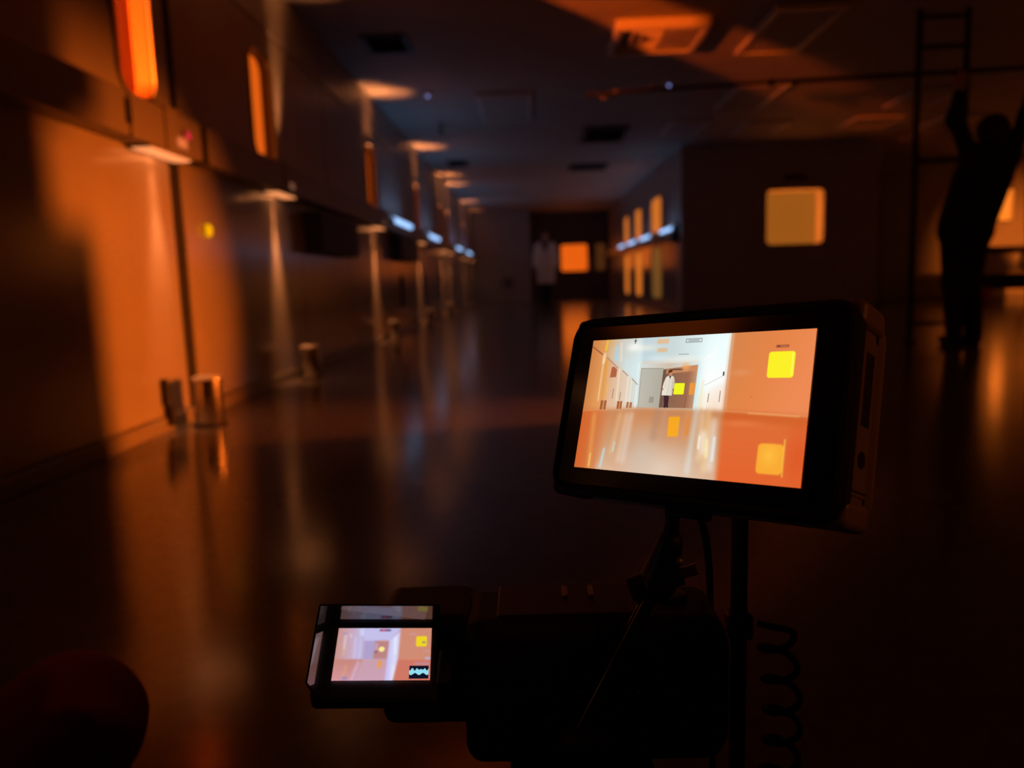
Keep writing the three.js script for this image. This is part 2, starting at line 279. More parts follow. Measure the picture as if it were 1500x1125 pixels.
// ---------------------------------------------------------------- wall lamps on the left rail
const ORD = ['first', 'second', 'third', 'fourth', 'fifth', 'sixth', 'seventh', 'last'];
[...LAMP_L, -0.35].forEach((z, i) => {
  const t = thing('wall_lamp', i === 8 ? 'up and down wall lamp level with the camera, before the first one in view' : `${ORD[i]} up and down wall lamp in view along the left rail, counted from the camera`, 'wall lamp', [XL, 1.31, z], 0, 'wall lamps along the left rail');
  part('housing', [bx(0.01, 0.115, -0.012, 0.0, -0.22, 0.22, 0.004), bx(0.01, 0.115, 0.19, 0.202, -0.14, 0.14, 0.004), bx(0.108, 0.118, -0.01, 0.2, -0.06, 0.06, 0.003)], M.rail, t);
  part('diffuser', bx(0.02, 0.105, -0.02, -0.008, -0.2, 0.2, 0.003), G.lamp, t);
  part('diffuser', bx(0.02, 0.105, 0.198, 0.206, -0.1, 0.1, 0.003), G.lampFace, t);
  part('name_plate', bx(0.112, 0.122, 0.03, 0.075, -0.14, -0.04, 0.002), G.label, t);
  const f = [0.85, 1, 1.3, 1.4, 1.3, 1.3, 1.1, 0.5, 0.3][i];
  spot('lamp_light', WARM, K.sconceDown * f * (i ? 1.45 : 1), [XL + 0.085, 1.28, z], [XL - 0.03, 0.3, z], 0.29, 1.0, 2.5);
  spot('lamp_light', WARM, 0.5 * f, [XL + 0.04, 1.28, z], [XL - 0.01, 0.3, z], 0.5, 1.0, 1.5);
  rectLight('lamp_light', WARM, K.cap * f, 0.40, 0.07, [XL + 0.055, 1.285, z], [XL + 0.055, 0, z]);
  spot('lamp_light', WARM, (i ? K.sconceUp : 1.5) * f, [XL + 0.09, 1.53, z], [XL + 0.22, H, z - (i === 1 ? 0.4 : 0.16)], 0.26, 1.0, 1.2);
  spot('lamp_light', WARM, (i === 1 ? 4.5 : i ? K.sconceWall : 2.5) * f, [XL + 0.10, 1.54, z - (i === 1 ? 0.2 : 0)], [XL - 0.01, i === 1 ? 2.6 : 2.45, z - (i === 1 ? 0.36 : 0)], i === 1 ? 0.27 : 0.34, 1.0, 2.0);
});
{ // call button and label on the rail beside the first lamp, indicator bulb on the second door leaf
  const b = thing('call_button', 'glowing red round push button on the rail beside the first wall lamp', 'button', [XL + 0.11, 1.405, -3.81]);
  part('base', bx(0, 0.012, -0.03, 0.03, -0.03, 0.03, 0.006), M.greyMetal, b);
  part('button', new THREE.SphereGeometry(0.022, 16, 10).scale(0.6, 1, 1).translate(0.014, 0, 0), G.redLed, b);
  const a = thing('indicator_lamp', 'small amber indicator light glowing on the glossy wall panel right of the black joint', 'indicator light', [XL, 0.985, -4.22]);
  part('base', lathe([[0.001, 0], [0.03, 0], [0.03, 0.008], [0.02, 0.012], [0.001, 0.012]]).rotateZ(-Math.PI / 2), M.greyMetal, a);
  part('lens', new THREE.SphereGeometry(0.026, 16, 12).scale(0.9, 1.35, 1).translate(0.015, 0, 0), G.amberLed, a);
  const s = thing('service_socket', 'small dark slot fitting on the left rail nearest the camera', 'socket', [XL + 0.11, 1.36, -3.27]);
  part('plate', bx(0, 0.012, 0, 0.10, -0.018, 0.018, 0.003), M.dark, s);
  const g = thing('floor_guide', 'dark upright door guide at the foot of the orange-lit wall', 'door guide', [XL, 0.03, -3.57]);
  part('bracket', [bx(0, 0.03, 0.10, 0.225, -0.012, 0.022, 0.006), bx(0, 0.04, 0, 0.10, -0.03, 0.006, 0.006)], M.dark, g);
}
[[-7.45, -6.1, 0.93, 1.25, 'larger, nearer'], [-11.5, -9.95, 0.97, 1.28, 'smaller-looking, farther']].forEach(([z0, z1, y0, y1, w], i) => {
  const t = thing('wall_cabinet', i ? 'black box cabinet under the left rail between the third and fourth wall lamps' : 'black box cabinet under the left rail between the second and third wall lamps', 'cabinet', [XL, y0, (z0 + z1) / 2], 0, 'black cabinets under the left rail');
  const l = (z1 - z0) / 2, h = y1 - y0;
  part('body', bx(0, 0.12, 0, h, -l, l, 0.01), M.dark, t);
  part('door', bx(0.12, 0.135, 0.01, h - 0.01, -l + 0.01, -0.004, 0.004), M.black, t); part('door', bx(0.12, 0.135, 0.01, h - 0.01, 0.004, l - 0.01, 0.004), M.black, t);
});
// fluorescent tubes on the rails
function tubeLamp(side, z0, z1, label, k = 1) {
  const x = side < 0 ? XL + 0.135 : XR - 0.135, t = thing('tube_lamp', label, 'tube light', [x, side < 0 ? 1.40 : 1.42, (z0 + z1) / 2], 0, side < 0 ? 'cool tube lights on the left rail' : 'cool tube lights on the right rail'), l = (z1 - z0) / 2;
  part('holder', [bx(side < 0 ? -0.025 : 0.0, side < 0 ? 0.0 : 0.025, 0.0, 0.02, -l - 0.03, l + 0.03, 0.004), bx(-0.022, 0.022, 0, 0.06, -l - 0.03, -l, 0.006), bx(-0.022, 0.022, 0, 0.06, l, l + 0.03, 0.006)], M.rail, t);
  part('tube', new THREE.CapsuleGeometry(0.033, 2 * l - 0.066, 6, 14).rotateX(Math.PI / 2).translate(0, 0.04, 0), G.tube, t);
  rectLight('tube_light', COOL, K.tube * k, 2 * l, 0.05, [x, 1.49, (z0 + z1) / 2], [x + (side < 0 ? 0.5 : -0.5), 2.572, (z0 + z1) / 2]);
}
[[-10.82, -9.42], [-14.15, -12.68], [-18.8, -17.5], [-21.9, -20.35]].forEach(([a, b], i) => tubeLamp(-1, a, b, `cool white tube light on the left rail, ${['nearest the camera', 'second from the camera', 'third from the camera', 'farthest, by the end wall'][i]}`));
[[-14.75, -13.5], [-17.4, -15.95], [-19.5, -18.1], [-21.4, -20.2]].forEach(([a, b], i) => tubeLamp(1, a, b, `cool white tube light on the right rail, ${['nearest the corner', 'second from the corner', 'third from the corner', 'farthest, by the end wall'][i]}`));

// bollards
[[-1.60, -3.72], [-1.60, -5.52], [-1.60, -9.02], [-1.60, -12.3], [-1.60, -15.6]].forEach(([x, z], i) => {
  const t = thing('bollard', `polished steel door guard bollard below the ${ORD[i]} wall lamp on the left`, 'bollard', [x, 0, z], 0, 'steel bollards along the left wall');
  part('post', lathe([[0.001, 0], [0.07, 0], [0.07, 0.232], [0.064, 0.236]], 40), M.steel, t);
  part('cap', lathe([[0.069, 0.230], [0.0685, 0.238], [0.064, 0.244], [0.05, 0.248], [0.001, 0.249]], 40), M.cap, t);
  part('base_ring', lathe([[0.071, 0], [0.084, 0], [0.084, 0.008], [0.071, 0.012]], 40), M.rubber, t);
});

// ---------------------------------------------------------------- ceiling fittings
function diffuser(x0, x1, z0, z1, label, name = 'ceiling_vent', mat = M.vent, drop = 0.03, slats = 9, group) {
  const t = thing(name, label, name === 'ceiling_vent' ? 'ceiling vent' : 'ceiling light', [(x0 + x1) / 2, H, (z0 + z1) / 2], 0, group), w = (x1 - x0) / 2, d = (z1 - z0) / 2;
  part('frame', plate(-w, w, -d, d, drop, [[-w + 0.05, w - 0.05, -d + 0.05, d - 0.05, 0.014]], 0.012, 0.004).rotateX(Math.PI / 2), mat, t);
  if (slats) for (let k = 0; k < slats; k++) part('slat', new THREE.BoxGeometry(2 * w - 0.1, 0.004, (2 * d - 0.1) / slats * 0.95).rotateX(0.55).translate(0, -drop * 0.55, -d + 0.05 + (k + 0.5) * (2 * d - 0.1) / slats), mat, t);
  else part('cover', slab(-w + 0.05, w - 0.05, -drop * 0.6, -0.002, -d + 0.05, d - 0.05), M.ceiling, t);
  return t;
}
diffuser(-1.41, -1.0, -7.47, -6.95, 'small dark square vent in the ceiling near the left wall', 'ceiling_vent', M.black, 0.02, 5);
{ // the orange-lit four-way diffuser
  const t = thing('ceiling_diffuser', 'large square air diffuser lit orange in the middle of the ceiling', 'air diffuser', [1.20, H, -7.22]);
  part('frame', plate(-0.40, 0.40, -0.39, 0.39, 0.085, [[-0.345, 0.345, -0.335, 0.335, 0.018]], 0.016, 0.006).rotateX(Math.PI / 2), M.diffuser, t);
  part('backplate', bx(-0.35, 0.35, -0.02, -0.004, -0.34, 0.34, 0.002), M.vent, t);
  for (let k = 0; k < 4; k++) { const a = 0.31 - k * 0.08; part('vane', plate(-a, a, -a * 0.97, a * 0.97, 0.05, [[-a + 0.012, a - 0.012, -a * 0.97 + 0.012, a * 0.97 - 0.012, 0.008]], 0.008, 0).rotateX(Math.PI / 2).translate(0, -0.015, 0), M.diffuser, t); }
  for (let k = 0; k < 8; k++) part('slat', bx(0.02 + k * 0.04, 0.028 + k * 0.04, -0.07, -0.02, -0.32, 0.32, 0.001), M.diffuser, t);
}
diffuser(0.85, 1.52, -12.5, -11.42, 'dark oblong vent in the corridor ceiling, nearest of the row', 'ceiling_vent', M.vent, 0.05, 8);
diffuser(-1.40, -1.04, -14.55, -14.0, 'small dark vent in the corridor ceiling beside the left wall lamps', 'ceiling_vent', M.black, 0.03, 4);
diffuser(0.84, 1.58, -15.7, -15.0, 'square dark vent in the corridor ceiling, behind the nearest oblong one', 'ceiling_vent', M.vent, 0.04, 6);
const PANELS = [[-0.55, 0.10, -10.68, -9.16], [2.08, 2.68, -7.96, -6.66], [2.47, 3.07, -10.5, -9.23], [2.05, 2.50, -15.35, -14.35], [2.05, 2.62, -12.2, -11.2], [4.74, 5.45, -12.2, -11.45], [4.80, 5.40, -10.82, -9.78], [6.05, 6.60, -12.4, -11.5], [6.30, 6.95, -13.6, -12.8], [3.2, 3.85, -12.5, -11.5]];
const PL = ['flush oblong light panel, switched off, in the middle of the corridor ceiling', 'switched-off light panel beside the orange-lit air diffuser, its long edge catching light', 'switched-off light panel just behind the boom pole on the ceiling', 'switched-off light panel above the right-hand tube lights', 'switched-off light panel at the corridor mouth above the wall corner', 'switched-off light panel with its near edge lit orange, above the face wall window', 'switched-off light panel left of the tall frame with a short lit edge', 'switched-off light panel seen just right of the tall frame post', 'switched-off light panel behind the tall frame, nearest the grey door', 'switched-off dark light panel above the sign on the face wall'];
PANELS.forEach(([a, b, c, d], i) => diffuser(a, b, c, d, PL[i], 'ceiling_light', M.diffuser, 0.035, 0, 'switched-off ceiling light panels'));
[[-1.14, -10.83, 'pendant sprinkler under the corridor ceiling, nearer one on the left'], [-1.6, -15.2, 'pendant sprinkler under the corridor ceiling, farther one close to the left wall']].forEach(([x, z, l]) => {
  const t = thing('sprinkler', l, 'sprinkler', [x, H, z], 0, 'pendant sprinklers on the corridor ceiling');
  part('stem', [rod(V(0, 0, 0), V(0, -0.09, 0), 0.015), lathe([[0.001, -0.012], [0.045, -0.01], [0.05, 0], [0.001, 0.0]])], M.dark, t);
  part('deflector', lathe([[0.001, -0.13], [0.05, -0.125], [0.05, -0.115], [0.015, -0.09], [0.001, -0.09]]), M.dark, t);
});
[[-1.08, -9.06, 'ceiling detector with a bluish glowing dot, on the left near the third wall lamp'], [1.63, -9.02, 'ceiling detector with a bluish glowing dot, on the right above the boom pole']].forEach(([x, z, l]) => {
  const t = thing('smoke_detector', l, 'smoke detector', [x, H, z], 0, 'smoke detectors on the ceiling');
  part('base', lathe([[0.001, -0.035], [0.035, -0.035], [0.05, -0.02], [0.055, 0], [0.001, 0]]), M.white, t);
  part('indicator', new THREE.SphereGeometry(0.016, 12, 10).translate(0, -0.036, 0.015), G.led, t);
});
{
  const t = thing('wall_sign', 'unlit narrow sign box above the orange window in the face wall', 'sign', [4.55, 2.22, ZF]);
  part('box', bx(-0.19, 0.19, -0.05, 0.05, 0.0, 0.05, 0.006), M.dark, t); part('face', bx(-0.175, 0.175, -0.038, 0.038, 0.05, 0.054, 0.001), std([0.10, 0.06, 0.05], 0.3), t);
}

// ---------------------------------------------------------------- film lamp and flag that cut the orange patch on the left wall (outside the frame)
{
  const P = [5.3, 1.1, -4.55], t = thing('film_lamp', 'amber film lamp on a black stand at the right, aimed at the left wall', 'film lamp', [P[0], 0, P[2]]);
  part('stand', [rod(V(0, 0.25, 0), V(0, 1.0, 0), 0.016), rod(V(0, 0.3, 0), V(0.4, 0, 0.2), 0.011), rod(V(0, 0.3, 0), V(-0.2, 0, 0.42), 0.011), rod(V(0, 0.3, 0), V(-0.2, 0, -0.42), 0.011)], M.black, t);
  part('head', lathe([[0.001, 0.2], [0.1, 0.18], [0.11, -0.02], [0.1, -0.02], [0.09, 0.1], [0.001, 0.11]]).rotateZ(-Math.PI / 2).translate(0.1, 1.1, 0), M.black, t);
  part('lens', new THREE.SphereGeometry(0.075, 16, 12).translate(0, 1.1, 0), G.filmLens, t);
  spot('film_light', [1, 0.15, 0.010], K.patch, P, [XL, 0.48, -3.36], 0.20, 0.75, 1.2);
  const f = thing('black_flag', 'black fabric flag on a stand shading the film lamp', 'flag', [4.0, 0, -4.285]);
  part('cloth', [bx(-0.005, 0.005, 0.1, 1.07, 0, 1.3, 0.002), bx(-0.005, 0.005, 1.069, 1.141, 0.045, 1.3, 0.002), bx(-0.005, 0.005, 1.14, 2.1, 0.017, 1.3, 0.002)], M.black, f);
  part('stand', [rod(V(0, 0, 0.5), V(0, 2.12, 0.5), 0.013), rod(V(0, 0.2, 0.5), V(0.35, 0, 0.5), 0.01), rod(V(0, 0.2, 0.5), V(-0.25, 0, 0.75), 0.01), rod(V(0, 0.2, 0.5), V(-0.25, 0, 0.25), 0.01)], M.black, f);
  const wl_ = thing('work_light', 'small amber work light on a stand just right of and behind the camera', 'work light', [1.5, 0, 0.25]);
  part('stand', [rod(V(0, 0.02, 0), V(0, 1.2, 0), 0.01), rod(V(0, 0.1, 0), V(0.2, 0, 0.1), 0.007), rod(V(0, 0.1, 0), V(-0.2, 0, 0.1), 0.007), rod(V(0, 0.1, 0), V(0, 0, -0.2), 0.007)], M.black, wl_);
  part('lamp_head', lathe([[0.001, 0.08], [0.035, 0.07], [0.04, -0.01], [0.036, -0.01], [0.03, 0.04], [0.001, 0.045]]).rotateZ(-Math.PI / 2).translate(0.03, 1.25, 0), M.black, wl_);
  part('lens', new THREE.SphereGeometry(0.02, 12, 10).translate(0, 1.25, 0), G.lamp, wl_);
  spot('work_light_beam', AMBER, 0.7, [1.5, 1.25, 0.25], [0.175, 0.59, -0.39], 0.085, 0.8, 1);
  // warm lamp over the far right corner
  const c = thing('ceiling_spot', 'amber ceiling spotlight washing the far right wall', 'spotlight', [9.6, H, -12.2]);
  part('housing', lathe([[0.001, 0], [0.05, 0], [0.06, -0.12], [0.05, -0.12], [0.045, -0.03], [0.001, -0.03]]), M.dark, c);
  part('bulb', new THREE.SphereGeometry(0.03, 12, 10).translate(0, -0.09, 0), G.lamp, c);
  spot('ceiling_spot_light', AMBER, K.far, [9.6, H - 0.09, -12.2], [9.6, 1.05, ZD], 0.48, 1.0, 2);
}

// ---------------------------------------------------------------- far right: trolley and boards
{
  const t = thing('hospital_trolley', 'trolley with a dark top and orange-lit side standing before the far right wall', 'trolley', [8.75, 0, -14.55]);
  part('top', bx(-0.62, 0.75, 0.86, 0.97, -0.35, 0.35, 0.03), M.dark, t);
  part('body', bx(-0.55, 0.70, 0.50, 0.86, -0.30, 0.30, 0.01), M.white, t);
  part('drawer', bx(-0.53, 0.05, 0.52, 0.77, 0.30, 0.315, 0.006), M.white, t); part('drawer', bx(0.08, 0.68, 0.52, 0.77, 0.30, 0.315, 0.006), M.white, t);
  part('shelf', bx(-0.58, 0.40, 0.20, 0.48, -0.33, 0.33, 0.01), M.dark, t);
  for (const [x, z] of [[-0.52, -0.28], [-0.52, 0.28], [0.68, -0.28], [0.68, 0.28]]) { const l = part('leg', rod(V(x, 0.08, z), V(x, 0.8, z), 0.018), M.steel, t); part('caster', new THREE.TorusGeometry(0.035, 0.014, 8, 16).rotateY(Math.PI / 2).translate(x, 0.05, z), M.rubber, l); }
  const b = thing('white_board', 'pale board leaning against the front of the trolley', 'board', [8.90, 0, -14.02]);
  part('sheet', bx(-0.13, 0.15, 0.45, 1.0, -0.012, 0.012, 0.006).rotateZ(-0.14).rotateX(-0.12), M.white, b);
  part('edge', bx(0.13, 0.16, 0.45, 1.0, -0.016, 0.02, 0.006).rotateZ(-0.14).rotateX(-0.12), M.steel, b);
  part('foot', [bx(0.05, 0.13, 0.0, 0.5, -0.09, -0.05, 0.006)], M.white, b);
  const s = thing('floor_bag', 'small reddish bag on the floor under the trolley', 'bag', [8.15, 0, -14.1]);
  part('body', new THREE.SphereGeometry(0.16, 20, 14).scale(1, 0.75, 0.8).translate(0, 0.12, 0), std([0.5, 0.1, 0.06], 0.8), s);
  part('strap', new THREE.TorusGeometry(0.09, 0.012, 8, 20, Math.PI).translate(0, 0.22, 0), std([0.3, 0.06, 0.04], 0.8), s);
}

// ---------------------------------------------------------------- figures: distance fields meshed as one surface
function netSurface(f, lo, hi, c) {
  const n = [0, 1, 2].map((k) => Math.ceil((hi[k] - lo[k]) / c) + 1), [nx, ny, nz] = n, F = new Float32Array(nx * ny * nz), id = (i, j, k) => i + nx * (j + ny * k);
  for (let k = 0; k < nz; k++) for (let j = 0; j < ny; j++) for (let i = 0; i < nx; i++) F[id(i, j, k)] = f(lo[0] + i * c, lo[1] + j * c, lo[2] + k * c);
  const at = new Int32Array(nx * ny * nz).fill(-1), pos = [], nor = [], idx = [];
  for (let k = 0; k < nz - 1; k++) for (let j = 0; j < ny - 1; j++) for (let i = 0; i < nx - 1; i++) {
    let s = [0, 0, 0], m = 0;
    const v = []; let neg = 0; for (let q = 0; q < 8; q++) { const t = F[id(i + (q & 1), j + ((q >> 1) & 1), k + (q >> 2))]; v.push(t); if (t < 0) neg++; }
    if (neg === 0 || neg === 8) continue;
    for (let q = 0; q < 8; q++) for (const b of [1, 2, 4]) if (!(q & b)) { const a0 = v[q], a1 = v[q | b]; if ((a0 < 0) !== (a1 < 0)) { const t = a0 / (a0 - a1); s[0] += (q & 1) + (b === 1 ? t : 0); s[1] += ((q >> 1) & 1) + (b === 2 ? t : 0); s[2] += (q >> 2) + (b === 4 ? t : 0); m++; } }
    const x = lo[0] + (i + s[0] / m) * c, y = lo[1] + (j + s[1] / m) * c, z = lo[2] + (k + s[2] / m) * c, e = c * 0.5;
    at[id(i, j, k)] = pos.length / 3; pos.push(x, y, z);
    const g = V(f(x + e, y, z) - f(x - e, y, z), f(x, y + e, z) - f(x, y - e, z), f(x, y, z + e) - f(x, y, z - e)).normalize(); nor.push(g.x, g.y, g.z);
  }
  const quad = (a, b, c2, d, flip) => { if (a < 0 || b < 0 || c2 < 0 || d < 0) return; flip ? idx.push(a, c2, b, a, d, c2) : idx.push(a, b, c2, a, c2, d); };
  for (let k = 1; k < nz - 1; k++) for (let j = 1; j < ny - 1; j++) for (let i = 1; i < nx - 1; i++) {
    const s0 = F[id(i, j, k)] < 0;
    if (s0 !== F[id(i + 1, j, k)] < 0) quad(at[id(i, j - 1, k - 1)], at[id(i, j, k - 1)], at[id(i, j, k)], at[id(i, j - 1, k)], !s0);
    if (s0 !== F[id(i, j + 1, k)] < 0) quad(at[id(i - 1, j, k - 1)], at[id(i - 1, j, k)], at[id(i, j, k)], at[id(i, j, k - 1)], !s0);
    if (s0 !== F[id(i, j, k + 1)] < 0) quad(at[id(i - 1, j - 1, k)], at[id(i, j - 1, k)], at[id(i, j, k)], at[id(i - 1, j, k)], !s0);
  }
  const g = new THREE.BufferGeometry(); g.setAttribute('position', new THREE.Float32BufferAttribute(pos, 3)); g.setAttribute('normal', new THREE.Float32BufferAttribute(nor, 3)); g.setIndex(idx); return g;
}
const smin = (a, b, k) => { const h = Math.max(k - Math.abs(a - b), 0) / k; return Math.min(a, b) - h * h * k * 0.25; };
function cap(x, y, z, A, B, ra, rb) {
  const bx_ = B[0] - A[0], by = B[1] - A[1], bz = B[2] - A[2], px = x - A[0], py = y - A[1], pz = z - A[2];
  const t = Math.max(0, Math.min(1, (px * bx_ + py * by + pz * bz) / (bx_ * bx_ + by * by + bz * bz + 1e-9)));
  return Math.hypot(px - bx_ * t, py - by * t, pz - bz * t) - (ra + (rb - ra) * t);
}
const bones = (list, k) => (x, y, z) => { let d = 1e3; for (const [A, B, ra, rb] of list) d = smin(d, cap(x, y, z, A, B, ra, rb ?? ra), k); return d; };
const ell = (x, y, z, c, r) => { const a = Math.hypot((x - c[0]) / r[0], (y - c[1]) / r[1], (z - c[2]) / r[2]); return (a - 1) * Math.min(...r); };
// head in its own frame: centre of the skull at 0, face towards +z, 0.23 m tall
function headSDF(x, y, z) {
  let d = ell(x, y, z, [0, 0.025, -0.008], [0.074, 0.092, 0.092]);
  d = smin(d, ell(x, y, z, [0, -0.05, 0.022], [0.056, 0.066, 0.062]), 0.03);
  d = smin(d, cap(x, y, z, [0, 0.012, 0.083], [0, -0.022, 0.101], 0.007, 0.012), 0.012);                 // nose
  d = smin(d, cap(x, y, z, [-0.032, 0.026, 0.078], [0.032, 0.026, 0.078], 0.009, 0.009), 0.015);         // brow
  for (const s of [-1, 1]) {
    d = Math.max(d, -ell(x, y, z, [s * 0.031, 0.006, 0.09], [0.015, 0.009, 0.012]));                     // eye socket
    d = Math.min(d, Math.hypot(x - s * 0.031, y - 0.005, z - 0.074) - 0.0125);                            // eyeball
    d = smin(d, ell(x, y, z, [s * 0.078, -0.002, -0.008], [0.010, 0.032, 0.019]), 0.006);                 // ear
  }
  d = smin(d, cap(x, y, z, [-0.02, -0.052, 0.079], [0.02, -0.052, 0.079], 0.006, 0.006), 0.006);         // lips
  d = Math.max(d, -cap(x, y, z, [-0.02, -0.052, 0.087], [0.02, -0.052, 0.087], 0.0018, 0.0018));
  d = smin(d, Math.hypot(x, y + 0.097, z - 0.062) - 0.02, 0.02);                                          // chin
  return d;
}
function hairSDF(x, y, z, full) {
  const d = ell(x, y, z, [0, 0.035, -0.016], full ? [0.122, 0.128, 0.125] : [0.083, 0.094, 0.100]);
  const face = Math.max(z - (y > 0.065 ? 0.09 : 0.045), 0) * 1 + 0;
  let cut = ell(x, y, z, [0, -0.055, 0.10], [0.072, 0.105, 0.095]);
  let e = Math.max(d, -cut); e = Math.max(e, (full ? -0.12 : -0.07) - y);
  return Math.max(e, -(headSDF(x, y, z) + 0.004));
}
function handSDF(curl, spread) {   // wrist at 0, fingers +y, palm faces +z, thumb towards +x
  const L = [[[-0.034, 0.078, 0], 0.030, 0.019, 0.016, 0.0075], [[-0.012, 0.088, 0.001], 0.039, 0.025, 0.019, 0.0085], [[0.011, 0.09, 0.001], 0.043, 0.028, 0.020, 0.0088], [[0.033, 0.085, 0], 0.038, 0.024, 0.018, 0.0086]], list = [];
  L.forEach(([p, a, b, c, r], i) => {
    let ang = 0, q = [...p]; const sx = (i - 1.5) * spread;
    [a, b, c].forEach((len, j) => { ang += curl[j]; const n = [q[0] + sx * len, q[1] + Math.cos(ang) * len, q[2] + Math.sin(ang) * len]; list.push([q, n, r * (1 - 0.1 * j), r * (1 - 0.1 * (j + 1))]); q = n; });
  });
  const T = [[0.026, 0.022, 0.006], [0.052, 0.048, 0.02], [0.058, 0.074, 0.034], [0.053, 0.096, 0.046]].map((p) => curl[0] > 0.6 ? p : [p[0], p[1], p[2] * 0.6]);
  const palm = (x, y, z) => { let d = 1e3; for (const s of [[[-0.022, 0.015, 0], [-0.030, 0.075, 0], 0.015, 0.0125], [[-0.004, 0.01, 0], [-0.010, 0.082, 0], 0.016, 0.013], [[0.012, 0.01, 0], [0.012, 0.083, 0], 0.016, 0.013], [[0.020, 0.018, 0.002], [0.031, 0.078, 0], 0.016, 0.0125], [[0, -0.05, 0], [0, 0.012, 0], 0.025, 0.022]]) d = smin(d, cap(x, y, z, ...s), 0.014); return d; };
  return (x, y, z) => {
    let d = palm(x, y, z); for (const s of list) d = Math.min(d, smin(d, cap(x, y, z, ...s), 0.006));
    d = smin(d, cap(x, y, z, T[0], T[1], 0.016, 0.012), 0.01); d = smin(d, cap(x, y, z, T[1], T[2], 0.012, 0.0105), 0.004); return smin(d, cap(x, y, z, T[2], T[3], 0.0105, 0.008), 0.004);
  };
}
function placeGeo(g, pos, yAxis, zAxis, mirror = 1) {
  const y = yAxis.clone().normalize(), z = zAxis.clone().addScaledVector(y, -zAxis.dot(y)).normalize(), x = new THREE.Vector3().crossVectors(y, z);
  if (mirror < 0) { g.scale(-1, 1, 1); const ix = g.index.array; for (let i = 0; i < ix.length; i += 3) { const t = ix[i]; ix[i] = ix[i + 1]; ix[i + 1] = t; } }
  return g.applyMatrix4(new THREE.Matrix4().makeBasis(x, y, z).setPosition(pos));
}
const headGeo = (pos, up, face) => placeGeo(netSurface(headSDF, [-0.11, -0.14, -0.12], [0.11, 0.14, 0.13], 0.005), pos, up, face);
const hairGeo = (pos, up, face, full) => placeGeo(netSurface((x, y, z) => hairSDF(x, y, z, full), [-0.14, -0.15, -0.16], [0.14, 0.18, 0.14], 0.006), pos, up, face);
const handGeo = (pos, dir, palm, m, curl, spread = 0.06) => placeGeo(netSurface(handSDF(curl, spread), [-0.07, -0.055, -0.04], [0.085, 0.20, 0.11], 0.0035), pos, dir, palm, m);

